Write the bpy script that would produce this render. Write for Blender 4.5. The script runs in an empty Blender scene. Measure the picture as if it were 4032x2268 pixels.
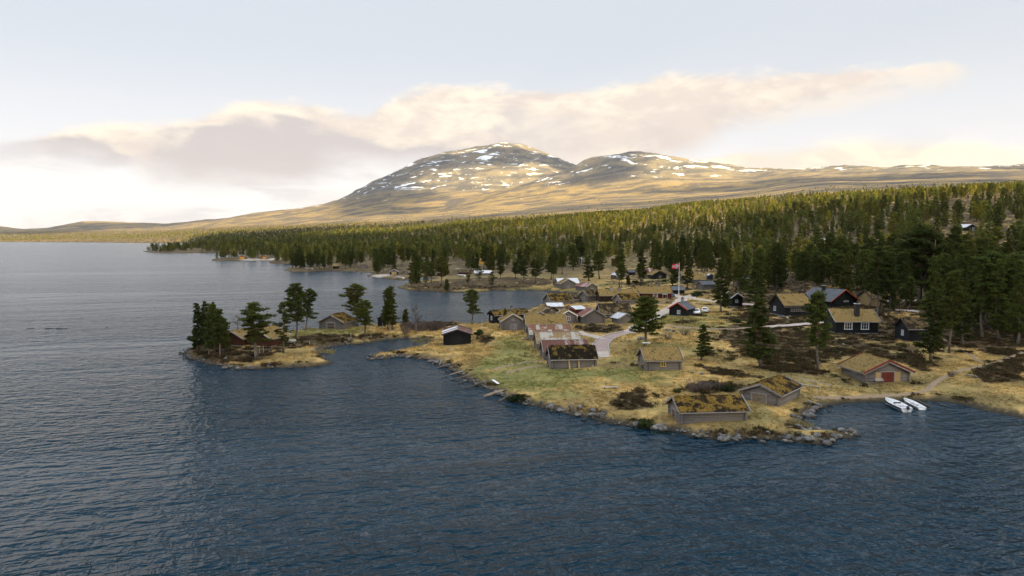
import bpy, bmesh, math, random
import numpy as np
from mathutils import Vector, Matrix, Euler

random.seed(7); rng = np.random.default_rng(7)
scene = bpy.context.scene
R = math.radians

# ---------------------------------------------------------------- camera
cam = bpy.data.cameras.new('camera'); cam_o = bpy.data.objects.new('camera', cam)
scene.collection.objects.link(cam_o); scene.camera = cam_o
cam_o.location = (0, 0, 23.0)
cam_o.rotation_euler = (R(90 - 3.92), 0, 0)
cam.sensor_width = 36; cam.lens = 25.0
cam.clip_start = 0.5; cam.clip_end = 60000

scene.view_settings.view_transform = 'Standard'; scene.view_settings.look = 'None'
scene.view_settings.exposure = 2.05; scene.view_settings.gamma = 1.0
scene.view_settings.use_curve_mapping = False
scene.cycles.use_denoising = True
scene.cycles.max_bounces = 6; scene.cycles.diffuse_bounces = 3; scene.cycles.glossy_bounces = 3
scene.cycles.transparent_max_bounces = 6; scene.cycles.volume_bounces = 0
scene.cycles.use_adaptive_sampling = True; scene.cycles.adaptive_threshold = 0.006
scene.cycles.caustics_reflective = False; scene.cycles.caustics_refractive = False
scene.cycles.sample_clamp_indirect = 4.0

SUN_AZ, SUN_EL = R(138), R(17)          # bearing clockwise from the view direction, height
HAZE = 1.0e-5

# ---------------------------------------------------------------- node helper
class NT:
    def __init__(s, tree):
        s.t = tree; tree.nodes.clear()
    def n(s, typ, **kw):
        nd = s.t.nodes.new(typ)
        for k, v in kw.items():
            if k == 'i':
                for kk, vv in v.items():
                    s.set(nd, kk, vv)
            else:
                setattr(nd, k, v)
        return nd
    def set(s, nd, k, v):
        sock = nd.inputs[k]
        if isinstance(v, bpy.types.NodeSocket): s.t.links.new(v, sock)
        else: sock.default_value = v
    def m(s, op, a, b=None, c=None, clamp=False):
        nd = s.n('ShaderNodeMath', operation=op, use_clamp=clamp)
        s.set(nd, 0, a)
        if b is not None: s.set(nd, 1, b)
        if c is not None: s.set(nd, 2, c)
        return nd.outputs[0]
    def ss(s, v, a, b):
        nd = s.n('ShaderNodeMapRange', interpolation_type='SMOOTHSTEP', i={'Value': v, 'From Min': a, 'From Max': b})
        return nd.outputs[0]
    def lin(s, v, a, b, c, d):
        nd = s.n('ShaderNodeMapRange', i={'Value': v, 'From Min': a, 'From Max': b, 'To Min': c, 'To Max': d})
        return nd.outputs[0]
    def noise(s, vec, scale, detail=4, rough=.55, dist=0.0, dim='3D'):
        nd = s.n('ShaderNodeTexNoise', noise_dimensions=dim, i={'Scale': scale, 'Detail': detail, 'Roughness': rough, 'Distortion': dist})
        if vec is not None: s.set(nd, 'Vector', vec)
        return nd.outputs[0]
    def mix(s, f, a, b, mode='MIX'):
        nd = s.n('ShaderNodeMix', data_type='RGBA', blend_type=mode)
        for idx, v in ((0, f), (6, a), (7, b)):
            if isinstance(v, bpy.types.NodeSocket): s.t.links.new(v, nd.inputs[idx])
            elif idx == 0: nd.inputs[0].default_value = v
            else: nd.inputs[idx].default_value = (*v, 1) if len(v) == 3 else v
        return nd.outputs[2]
    def xyz(s, x, y, z):
        return s.n('ShaderNodeCombineXYZ', i={0: x, 1: y, 2: z}).outputs[0]

def curve_node(nt, val, pts, lo, hi, vlo, vhi):
    """a float curve through (value, result) points"""
    nd = nt.n('ShaderNodeFloatCurve', i={'Value': nt.lin(val, lo, hi, 0, 1)})
    c = nd.mapping.curves[0]
    pp = [((a - lo) / (hi - lo), (b - vlo) / (vhi - vlo)) for a, b in pts]
    c.points[0].location = pp[0]; c.points[1].location = pp[-1]
    for p in pp[1:-1]: c.points.new(*p)
    nd.mapping.update()
    return nt.lin(nd.outputs[0], 0, 1, vlo, vhi)

# ---------------------------------------------------------------- sky
world = bpy.data.worlds.new('World'); scene.world = world; world.use_nodes = True
nt = NT(world.node_tree)
sky = nt.n('ShaderNodeTexSky', sky_type='NISHITA')
sky.sun_disc = False; sky.sun_elevation = SUN_EL; sky.sun_rotation = SUN_AZ
sky.altitude = 900; sky.air_density = 1.0; sky.dust_density = 1.5
d = nt.n('ShaderNodeTexCoord').outputs['Generated']
sp = nt.n('ShaderNodeSeparateXYZ', i={0: d})
az = nt.m('ARCTAN2', sp.outputs[0], sp.outputs[1]); el = nt.m('ARCSINE', sp.outputs[2])
# thin high veil, thicker towards the horizon
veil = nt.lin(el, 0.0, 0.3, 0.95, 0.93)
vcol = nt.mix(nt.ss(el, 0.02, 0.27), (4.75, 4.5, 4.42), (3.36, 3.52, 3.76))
vcol = nt.mix(nt.ss(el, 0.30, 1.15), vcol, (7.2, 8.0, 9.3))       # overcast above the view, brightened towards the zenith to lift the ambient light
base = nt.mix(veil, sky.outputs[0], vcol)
# cloud bank over the mountain, from the left horizon up to the right
cv = nt.xyz(nt.m('MULTIPLY', az, 1.0), nt.m('MULTIPLY', el, 2.4), 0.0)
def shifted(v, o): return nt.n('ShaderNodeVectorMath', operation='ADD', i={0: v, 1: o}).outputs[0]
n1 = nt.noise(cv, 4.0, 10, .58, .35)
n2 = nt.noise(shifted(cv, (3.1, 1.7, 0.4)), 9.0, 10, .62, .4)
n4 = nt.noise(shifted(cv, (7.3, 4.1, 1.4)), 4.2, 8, .56, .35)
nn = nt.m('SUBTRACT', n1, .5); nm = nt.m('SUBTRACT', n2, .5)
top = curve_node(nt, az, [(-3.14, .115), (-.9, .12), (-0.624, .126), (-.535, .132), (-.44, .146), (-.38, .172), (-.283, .188), (-.233, .176), (-.147, .203), (-.095, .208), (.03, .208), (.12, .214), (.24, .222), (.338, .215), (.43, .214), (.53, .204), (.60, .170), (.70, .12), (3.14, .115)], -3.14, 3.14, 0, .4)
bot = curve_node(nt, az, [(-3.14, .07), (-0.624, .088), (-.535, .092), (-.45, .078), (-.35, .074), (-.26, .086), (-.2, .100), (-.04, .094), (.14, .085), (.22, .094), (.306, .126), (.43, .164), (.53, .186), (.60, .20), (.70, .15), (3.14, .08)], -3.14, 3.14, 0, .4)
low = curve_node(nt, az, [(-3.14, .02), (.0, .03), (.14, .05), (.22, .105), (.30, .124), (.43, .128), (.53, .118), (.60, .108), (.75, .07), (3.14, .02)], -3.14, 3.14, 0, .4)
edge_n = nt.m('ADD', nt.m('MULTIPLY', nn, .075), nt.m('MULTIPLY', nm, .038))
ct = nt.m('ADD', nt.m('SUBTRACT', top, el), edge_n)
cb = nt.m('ADD', nt.m('SUBTRACT', el, bot), nt.m('MULTIPLY', nn, .12))
alpha = nt.m('MULTIPLY', nt.ss(ct, -.002, .013), nt.ss(cb, -.012, .030))
lowc = nt.m('MULTIPLY', nt.ss(nt.m('ADD', nt.m('SUBTRACT', low, el), edge_n), -.004, .016), nt.m('MULTIPLY', nt.ss(nt.m('ADD', el, nt.m('MULTIPLY', nm, .08)), .035, .075), .95))
# loose streaks low over the horizon
sv = nt.xyz(nt.m('MULTIPLY', az, 1.2), nt.m('MULTIPLY', el, 8.0), 2.0)
n3 = nt.noise(sv, 4.2, 8, .58, .4)
streak = nt.m('MULTIPLY', nt.ss(n3, .49, .62), nt.m('MULTIPLY', nt.ss(el, .15, .07), .55))
# cloud bodies: warm where the low sun reaches them, grey-lilac bellies where they are thick
mid = nt.m('DIVIDE', nt.m('SUBTRACT', el, bot), nt.m('MAXIMUM', nt.m('SUBTRACT', top, bot), .03))
belly = nt.ss(nt.m('ADD', nt.m('ADD', n4, nt.m('MULTIPLY', nm, .55)), nt.m('MULTIPLY', nt.m('SUBTRACT', .52, mid), .40)), .44, .58)
belly = nt.m('MULTIPLY', belly, nt.lin(az, -.10, .12, 1.0, .34))
puff = nt.ss(nt.m('ADD', nm, nt.m('ADD', nt.m('MULTIPLY', nn, .5), nt.m('MULTIPLY', nt.m('SUBTRACT', nt.noise(cv, 26.0, 6, .6, .3), .5), .35))), -.13, .10)
ccol = nt.mix(puff, (4.05, 3.50, 3.08), (5.25, 4.62, 3.75))
ccol = nt.mix(nt.m('MULTIPLY', belly, .96), ccol, (3.12, 2.84, 2.80))
lcol = nt.mix(puff, (4.3, 3.85, 3.2), (5.2, 4.75, 3.6))
scol = nt.mix(nt.ss(n2, .42, .6), (3.35, 3.15, 3.2), (4.9, 4.5, 4.1))
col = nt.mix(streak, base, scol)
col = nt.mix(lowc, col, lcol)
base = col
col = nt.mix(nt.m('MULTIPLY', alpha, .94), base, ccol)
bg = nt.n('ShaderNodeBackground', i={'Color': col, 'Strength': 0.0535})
nt.t.links.new(bg.outputs[0], nt.n('ShaderNodeOutputWorld').inputs[0])

# ---------------------------------------------------------------- sun
sl = bpy.data.lights.new('sun', 'SUN'); sl.energy = 5.0; sl.angle = R(0.6); sl.color = (1.0, 0.78, 0.38)
so = bpy.data.objects.new('sun', sl); scene.collection.objects.link(so)
SUN = Vector((math.sin(SUN_AZ) * math.cos(SUN_EL), math.cos(SUN_AZ) * math.cos(SUN_EL), math.sin(SUN_EL)))
so.rotation_euler = (-SUN).to_track_quat('-Z', 'Y').to_euler()
so.location = (300, -150, 200)

# ---------------------------------------------------------------- materials
MATS = {}
def material(name):
    m = bpy.data.materials.new(name); m.use_nodes = True
    MATS[name] = m
    return m, NT(m.node_tree)

def finish(nt, color, rough=.85, bump=None, bstr=.4, bdist=.05, spec=.3, metal=0.0, extra=None):
    p = nt.n('ShaderNodeBsdfPrincipled', i={'Base Color': color if not isinstance(color, tuple) else (*color, 1), 'Roughness': rough, 'Specular IOR Level': spec, 'Metallic': metal})
    if bump is not None:
        b = nt.n('ShaderNodeBump', i={'Height': bump, 'Strength': bstr, 'Distance': bdist})
        nt.t.links.new(b.outputs[0], p.inputs['Normal'])
    if extra:
        for k, v in extra.items(): nt.set(p, k, v)
    nt.t.links.new(p.outputs[0], nt.n('ShaderNodeOutputMaterial').inputs[0])
    return p

def pos(nt): return nt.n('ShaderNodeNewGeometry').outputs['Position']
def objco(nt): return nt.n('ShaderNodeTexCoord').outputs['Object']
def rnd(nt): return nt.n('ShaderNodeObjectInfo').outputs['Random']

def mottled(name, c1, c2, scale=3.0, rough=.85, bstr=.35, spec=.2, jitter=.25, lo=.35, hi=.65, stretch=None, metal=0.0):
    """two related tones broken up by noise, a little different on every object"""
    m, nt = material(name)
    v = objco(nt)
    r = rnd(nt)
    off = nt.n('ShaderNodeVectorMath', operation='ADD', i={0: v, 1: nt.xyz(nt.m('MULTIPLY', r, 37.0), nt.m('MULTIPLY', r, 11.0), 0.0)}).outputs[0]
    if stretch: off = nt.n('ShaderNodeVectorMath', operation='MULTIPLY', i={0: off, 1: stretch}).outputs[0]
    n = nt.noise(off, scale, 6, .6)
    c = nt.mix(nt.ss(n, lo, hi), c1, c2)
    k = nt.lin(r, 0, 1, 1 - jitter, 1 + jitter)
    c = nt.mix(1.0, c, nt.xyz(k, k, k), 'MULTIPLY')
    finish(nt, c, rough, n, bstr, .04, spec, metal)
    return m

mottled('log_grey', (.120, .105, .096), (.245, .222, .204), 7, .85, .6, .2, .18, .3, .62, (1, 1, 5))
mottled('log_brown', (.10, .075, .055), (.20, .155, .12), 7, .85, .6, .2, .2, .3, .62, (1, 1, 5))
mottled('log_end', (.10, .085, .075), (.20, .17, .15), 9, .85, .6)
mottled('board_grey', (.19, .17, .155), (.36, .33, .31), 9, .8, .5)
mottled('board_pale', (.34, .30, .255), (.50, .46, .41), 9, .8, .5)
mottled('board_dark', (.022, .019, .018), (.05, .042, .038), 8, .8, .4)
mottled('wall_black', (.0065, .007, .0085), (.017, .018, .019), 6, .65, .5, .25, .2, .3, .7, (1, 1, 4))
mottled('wall_brown', (.022, .015, .011), (.05, .034, .024), 6, .75, .5, .2, .2, .3, .7, (1, 1, 4))
mottled('wall_redbrown', (.055, .02, .012), (.10, .04, .022), 6, .75, .5, .2, .2, .3, .7, (1, 1, 4))
mottled('wall_red', (.085, .014, .013), (.14, .026, .022), 6, .75, .5, .2, .1, .3, .7, (1, 1, 4))
mottled('wall_yellow', (.40, .24, .045), (.55, .34, .08), 6, .75, .4)
mottled('wall_blue', (.02, .03, .04), (.035, .05, .06), 6, .75, .4)
mottled('wood_tan', (.28, .19, .085), (.50, .36, .17), 10, .8, .5, .2, .15, .3, .65, (6, 6, .6))
mottled('wood_weathered', (.07, .055, .045), (.30, .23, .16), 8, .85, .6, .2, .1, .35, .6, (5, 5, .7))
mottled('wood_orange_lit', (.55, .23, .035), (.70, .32, .06), 6, .7, .4)  # orange sunlight on the far boathouse fronts, put into the wood colour
mottled('paint_white', (.62, .62, .60), (.80, .80, .78), 8, .55, .2, .3, .06)
mottled('paint_red', (.14, .020, .018), (.21, .036, .03), 8, .6, .3, .3, .1)
mottled('paint_orange', (.36, .055, .022), (.48, .09, .035), 8, .6, .3, .3, .1)
mottled('paint_yellow', (.62, .40, .07), (.75, .50, .12), 8, .55, .2, .3, .06)
mottled('door_red', (.10, .022, .015), (.17, .036, .024), 7, .7, .5, .2, .1, .3, .7, (5, 5, .8))
mottled('stone_grey', (.15, .14, .135), (.34, .325, .31), 5, .9, .7)
mottled('chimney_brick', (.17, .06, .04), (.28, .13, .09), 9, .9, .6)
mottled('tin_plain', (.42, .43, .44), (.58, .59, .60), 1.2, .5, .15, .4, .08, .3, .7, None, .25)
mottled('tin_white', (.50, .50, .50), (.68, .68, .67), 1.0, .5, .12, .4, .05)
mottled('concrete', (.30, .28, .26), (.48, .46, .43), 6, .9, .4)
mottled('rubber', (.012, .012, .012), (.02, .02, .02), 5, .8, .2)
mottled('car_white', (.74, .74, .74), (.80, .80, .80), 2, .25, .0, .5, .02)
mottled('car_blue', (.10, .16, .24), (.13, .19, .28), 2, .25, .0, .5, .02)
mottled('boat_white', (.66, .66, .65), (.80, .80, .79), 4, .35, .08, .5, .03)
mottled('boat_blue', (.012, .04, .08), (.02, .06, .11), 4, .35, .05, .5, .03)
mottled('boat_grey', (.33, .33, .33), (.50, .50, .49), 4, .5, .1, .4, .05)
mottled('motor_black', (.02, .022, .025), (.05, .05, .055), 5, .35, .1, .5, .05)
mottled('metal_grey', (.35, .36, .37), (.5, .5, .51), 5, .35, .1, .5, .05, .3, .7, None, .8)
mottled('flag_red', (.45, .02, .03), (.52, .03, .04), 5, .8, .1)
mottled('flag_blue', (.01, .02, .10), (.015, .03, .13), 5, .8, .1)
mottled('flag_white', (.75, .75, .75), (.80, .80, .80), 5, .8, .1)

def rust(name, steel, rusty, cover):
    m, nt = material(name)
    r = rnd(nt); v = objco(nt)
    off = nt.n('ShaderNodeVectorMath', operation='ADD', i={0: v, 1: nt.xyz(nt.m('MULTIPLY', r, 53.0), nt.m('MULTIPLY', r, 19.0), 0.0)}).outputs[0]
    n = nt.noise(off, 1.6, 8, .68, .4)
    f = nt.ss(nt.m('ADD', n, nt.m('MULTIPLY', nt.m('SUBTRACT', r, 1 - cover), .55)), .44, .56)
    n2 = nt.noise(off, 6, 5, .6)
    c = nt.mix(f, steel, nt.mix(nt.ss(n2, .3, .7), rusty, tuple(1.7 * q for q in rusty)))
    finish(nt, c, .75, n2, .3, .02, .25)
    return m
rust('sheet_rust_red', (.30, .25, .21), (.095, .040, .029), .80)
rust('sheet_rust_white', (.36, .32, .27), (.135, .062, .034), .60)
rust('sheet_rust_pale', (.38, .355, .30), (.18, .12, .06), .45)
rust('sheet_rust', (.36, .30, .26), (.15, .055, .038), .66)

def turf(name, c1, c2, c3, mossy=.5):
    """sod: dead grass, moss and dark heather patches"""
    m, nt = material(name)
    r = rnd(nt); v = objco(nt)
    off = nt.n('ShaderNodeVectorMath', operation='ADD', i={0: v, 1: nt.xyz(nt.m('MULTIPLY', r, 41.0), nt.m('MULTIPLY', r, 23.0), 0.0)}).outputs[0]
    a = nt.noise(off, .8, 6, .62); b = nt.noise(off, 4.5, 6, .7); g = nt.noise(off, 14, 4, .7)
    c = nt.mix(nt.ss(b, .32, .66), c1, c2)
    c = nt.mix(nt.ss(nt.m('ADD', a, nt.m('MULTIPLY', nt.m('SUBTRACT', b, .5), .35)), 1.02 - mossy, 1.10 - mossy), c, c3)
    k = nt.lin(g, .25, .75, .72, 1.28)
    c = nt.mix(1.0, c, nt.xyz(k, k, k), 'MULTIPLY')
    finish(nt, c, .95, nt.m('ADD', b, nt.m('MULTIPLY', g, .5)), .9, .12, .1)
    return m
turf('sod_gold', (.24, .145, .026), (.13, .082, .022), (.022, .016, .008), .56)
turf('sod_straw', (.31, .215, .085), (.19, .125, .042), (.07, .06, .018), .45)
turf('sod_brown', (.19, .13, .06), (.10, .072, .034), (.03, .022, .012), .56)
turf('sod_dark', (.17, .105, .022), (.085, .056, .018), (.014, .011, .006), .62)

m, nt = material('slate')
br = nt.n('ShaderNodeTexBrick', offset=.5, i={'Scale': 3.2, 'Mortar Size': .03, 'Color1': (.052, .058, .066, 1), 'Color2': (.085, .092, .10, 1), 'Mortar': (.02, .02, .022, 1)})
nt.set(br, 'Vector', objco(nt))
n = nt.noise(objco(nt), 1.3, 6)
finish(nt, nt.mix(nt.ss(n, .45, .75), br.outputs[0], (.13, .135, .14)), .6, br.outputs[1], -.4, .03, .35)

m, nt = material('pane')
finish(nt, (.012, .016, .022), .08, None, spec=.5)
m, nt = material('pane_blue')
finish(nt, (.03, .06, .15), .12, None, spec=.5)

m, nt = material('bark')
v = objco(nt); n = nt.noise(nt.n('ShaderNodeVectorMath', operation='MULTIPLY', i={0: v, 1: (4, 4, .9)}).outputs[0], 2.2, 6, .65)
zz = nt.n('ShaderNodeSeparateXYZ', i={0: v}).outputs[2]
lowc = nt.mix(nt.ss(n, .35, .65), (.085, .07, .058), (.26, .225, .19))
upc = nt.mix(nt.ss(n, .35, .65), (.16, .085, .045), (.28, .155, .085))
finish(nt, nt.mix(nt.ss(zz, .28, .62), lowc, upc), .9, n, .6, .05, .15)

m, nt = material('birch_bark')
n = nt.noise(nt.n('ShaderNodeVectorMath', operation='MULTIPLY', i={0: objco(nt), 1: (2, 2, 9)}).outputs[0], 2.0, 5, .6)
finish(nt, nt.mix(nt.ss(n, .42, .62), (.10, .085, .08), (.44, .40, .36)), .85, n, .3)
mottled('twigs', (.085, .062, .052), (.17, .135, .12), 5, .9, .3)

def needles(name, dark, light, warm, vary=.3):
    m, nt = material(name)
    r = rnd(nt); v = objco(nt)
    g = nt.n('ShaderNodeNewGeometry').outputs['Random Per Island']
    n = nt.noise(v, 9.0, 3)
    c = nt.mix(nt.ss(nt.m('ADD', nt.m('MULTIPLY', g, .5), nt.m('MULTIPLY', n, .9)), .40, .98), dark, light)
    c = nt.mix(nt.m('MULTIPLY', nt.ss(r, .40, 1.0), .42), c, warm)
    r2 = nt.m('FRACT', nt.m('MULTIPLY', r, 7.31)); k = nt.lin(r2, 0, 1, 1 - vary, 1 + vary)
    c = nt.mix(1.0, c, nt.xyz(k, k, k), 'MULTIPLY')
    p = finish(nt, c, .8, None, spec=.12)
    tr = nt.n('ShaderNodeBsdfTranslucent', i={'Color': c})
    mx = nt.n('ShaderNodeMixShader', i={0: .38})
    nt.t.links.new(p.outputs[0], mx.inputs[1]); nt.t.links.new(tr.outputs[0], mx.inputs[2])
    out = [q for q in nt.t.nodes if q.type == 'OUTPUT_MATERIAL'][0]
    nt.t.links.new(mx.outputs[0], out.inputs[0])
    return m
needles('needles', (.030, .046, .012), (.100, .118, .022), (.150, .135, .022), .3)
needles('needles_far', (.050, .068, .018), (.145, .160, .030), (.36, .290, .032), .42)
needles('juniper', (.016, .03, .010), (.04, .06, .018), (.06, .065, .022))
needles('heather', (.036, .022, .012), (.125, .080, .036), (.10, .085, .03), .5)
needles('bilberry', (.024, .020, .010), (.075, .062, .024), (.065, .07, .02), .5)

m, nt = material('boulder')
r = rnd(nt); v = pos(nt)
n = nt.noise(v, 2.4, 7, .65); n2 = nt.noise(v, 9, 4, .6)
c = nt.mix(nt.ss(n, .36, .64), (.075, .07, .064), (.27, .255, .235))
c = nt.mix(nt.ss(n2, .62, .72), c, (.42, .41, .38))
zz = nt.n('ShaderNodeSeparateXYZ', i={0: v}).outputs[2]
c = nt.mix(nt.ss(zz, .30, .06), c, (.022, .02, .018))
k = nt.lin(r, 0, 1, .45, 1.0)
finish(nt, nt.mix(1.0, c, nt.xyz(k, k, k), 'MULTIPLY'), .85, n2, .5, .06, .25)

m, nt = material('driftwood')
n = nt.noise(nt.n('ShaderNodeVectorMath', operation='MULTIPLY', i={0: objco(nt), 1: (.6, 5, 5)}).outputs[0], 3, 6, .6)
r = rnd(nt); k = nt.lin(r, 0, 1, .4, 1.5)
finish(nt, nt.mix(1.0, nt.mix(nt.ss(n, .3, .7), (.12, .09, .065), (.32, .26, .20)), nt.xyz(k, k, k), 'MULTIPLY'), .85, n, .5, .03, .2)

# ground: the albedo of each kind of ground lies in the colour attribute, broken up here
m, nt = material('ground')
at = nt.n('ShaderNodeAttribute', attribute_name='Col'); sn = nt.n('ShaderNodeAttribute', attribute_name='snow')
v = pos(nt)
a = nt.noise(v, .9, 6, .7); b = nt.noise(v, 5.0, 4, .7); f = nt.noise(v, .06, 6, .65)
k = nt.m('MULTIPLY', nt.lin(a, .25, .75, .62, 1.38), nt.m('MULTIPLY', nt.lin(b, .25, .75, .75, 1.25), nt.lin(f, .25, .75, .72, 1.28)))
c = nt.mix(1.0, at.outputs[0], nt.xyz(k, k, k), 'MULTIPLY')
s = nt.n('ShaderNodeVectorMath', operation='MULTIPLY', i={0: v, 1: (.0040, .0036, .013)}).outputs[0]
snn = nt.noise(s, 1.5, 9, .66, .5)
sf = nt.ss(nt.m('ADD', snn, nt.m('MULTIPLY', sn.outputs[2], .30)), .826, .841)
c = nt.mix(sf, c, (.80, .81, .83))
finish(nt, c, .95, nt.m('ADD', a, nt.m('MULTIPLY', b, .5)), .7, .25, .1)

m, nt = material('gravel')
v = pos(nt); a = nt.noise(v, 7, 5, .7); b = nt.noise(v, .7, 5, .6)
k = nt.lin(b, .3, .7, .78, 1.2)
finish(nt, nt.mix(1.0, nt.mix(nt.ss(a, .3, .7), (.37, .30, .245), (.50, .425, .36)), nt.xyz(k, k, k), 'MULTIPLY'), .95, a, .6, .04, .15)
m, nt = material('setts')
v = pos(nt)
vo = nt.n('ShaderNodeTexVoronoi', feature='F1', i={'Scale': 4.2}); nt.set(vo, 'Vector', v)
ve = nt.n('ShaderNodeTexVoronoi', feature='DISTANCE_TO_EDGE', i={'Scale': 4.2}); nt.set(ve, 'Vector', v)
c = nt.mix(.35, (.36, .27, .235), vo.outputs['Color'], 'SOFT_LIGHT')
c = nt.mix(nt.ss(ve.outputs[0], .08, .0), c, (.17, .13, .11))
finish(nt, c, .85, ve.outputs[0], .6, .04, .2)
m, nt = material('trail')
v = pos(nt); a = nt.noise(v, 5, 5, .7)
finish(nt, nt.mix(nt.ss(a, .35, .65), (.19, .135, .082), (.33, .25, .17)), .95, a, .5, .04, .1)

# lake: dark deep water, the sky mirrored in wind ripples
m, nt = material('lake_water')
v = pos(nt)
def wave(ang, sx, scale, detail, rough):
    rt = nt.n('ShaderNodeVectorRotate', rotation_type='Z_AXIS', i={'Vector': v, 'Angle': R(ang)}).outputs[0]
    w = nt.n('ShaderNodeVectorMath', operation='MULTIPLY', i={0: rt, 1: (sx, 1.0, 1.0)}).outputs[0]
    return nt.noise(w, scale, detail, rough, .35, '2D')
a = wave(-20, .36, 1.25, 2, .5)            # ripples
b = wave(9, .45, .42, 3, .55)             # wind waves
sw = wave(-32, .30, .13, 2, .5)           # broad wave groups running across the lake
cx = wave(66, .45, .80, 3, .55)            # cross ripples
g1 = wave(-14, .16, .022, 5, .62)         # gusts
yp = nt.n('ShaderNodeSeparateXYZ', i={0: v}).outputs[1]
amp = nt.m('MULTIPLY', nt.lin(g1, .33, .67, .35, 1.5), nt.n('ShaderNodeMapRange', i={'Value': yp, 'From Min': 110.0, 'From Max': 420.0, 'To Min': 1.0, 'To Max': .36}).outputs[0])   # ripples flattened up the lake to brighten the far reflection
hgt = nt.m('ADD', nt.m('MULTIPLY', nt.m('ADD', nt.m('MULTIPLY', a, .85), nt.m('MULTIPLY', cx, .85)), amp), nt.m('ADD', nt.m('MULTIPLY', nt.m('MULTIPLY', b, 1.1), amp), nt.m('MULTIPLY', sw, 1.1)))
bp = nt.n('ShaderNodeBump', i={'Height': hgt, 'Strength': 1.0, 'Distance': 1.0})
p = nt.n('ShaderNodeBsdfPrincipled', i={'Base Color': (.0002, .0185, .034, 1), 'Roughness': .20, 'IOR': 1.333, 'Specular Tint': (.62, .86, 1.0, 1), 'Specular IOR Level': .30})
nt.t.links.new(bp.outputs[0], p.inputs['Normal'])
nt.t.links.new(p.outputs[0], nt.n('ShaderNodeOutputMaterial').inputs[0])

m, nt = material('cloud_vapour')
tl = nt.n('ShaderNodeBsdfTranslucent', i={'Color': (.93, .93, .94, 1)}); df = nt.n('ShaderNodeBsdfDiffuse', i={'Color': (.85, .85, .86, 1)})
mx = nt.n('ShaderNodeMixShader', i={0: .25}); nt.t.links.new(tl.outputs[0], mx.inputs[1]); nt.t.links.new(df.outputs[0], mx.inputs[2])
thin = nt.n('ShaderNodeMixShader', i={0: .16}); nt.t.links.new(mx.outputs[0], thin.inputs[1]); nt.t.links.new(nt.n('ShaderNodeBsdfTransparent').outputs[0], thin.inputs[2])
nt.t.links.new(thin.outputs[0], nt.n('ShaderNodeOutputMaterial').inputs[0])

def grass_mat(name):
    m, nt = material(name)
    at = nt.n('ShaderNodeAttribute', attribute_name='tint', attribute_type='INSTANCER')
    g = nt.n('ShaderNodeNewGeometry').outputs['Random Per Island']
    k = nt.lin(g, 0, 1, .7, 1.35)
    c = nt.mix(1.0, at.outputs[0], nt.xyz(k, k, k), 'MULTIPLY')
    p = finish(nt, c, .85, None, spec=.1)
grass_mat('grass_blades')
mottled('roof_grass', (.33, .23, .09), (.20, .13, .04), 5, .9, .1)
mottled('reed', (.30, .235, .11), (.20, .17, .06), 5, .9, .1)

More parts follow.
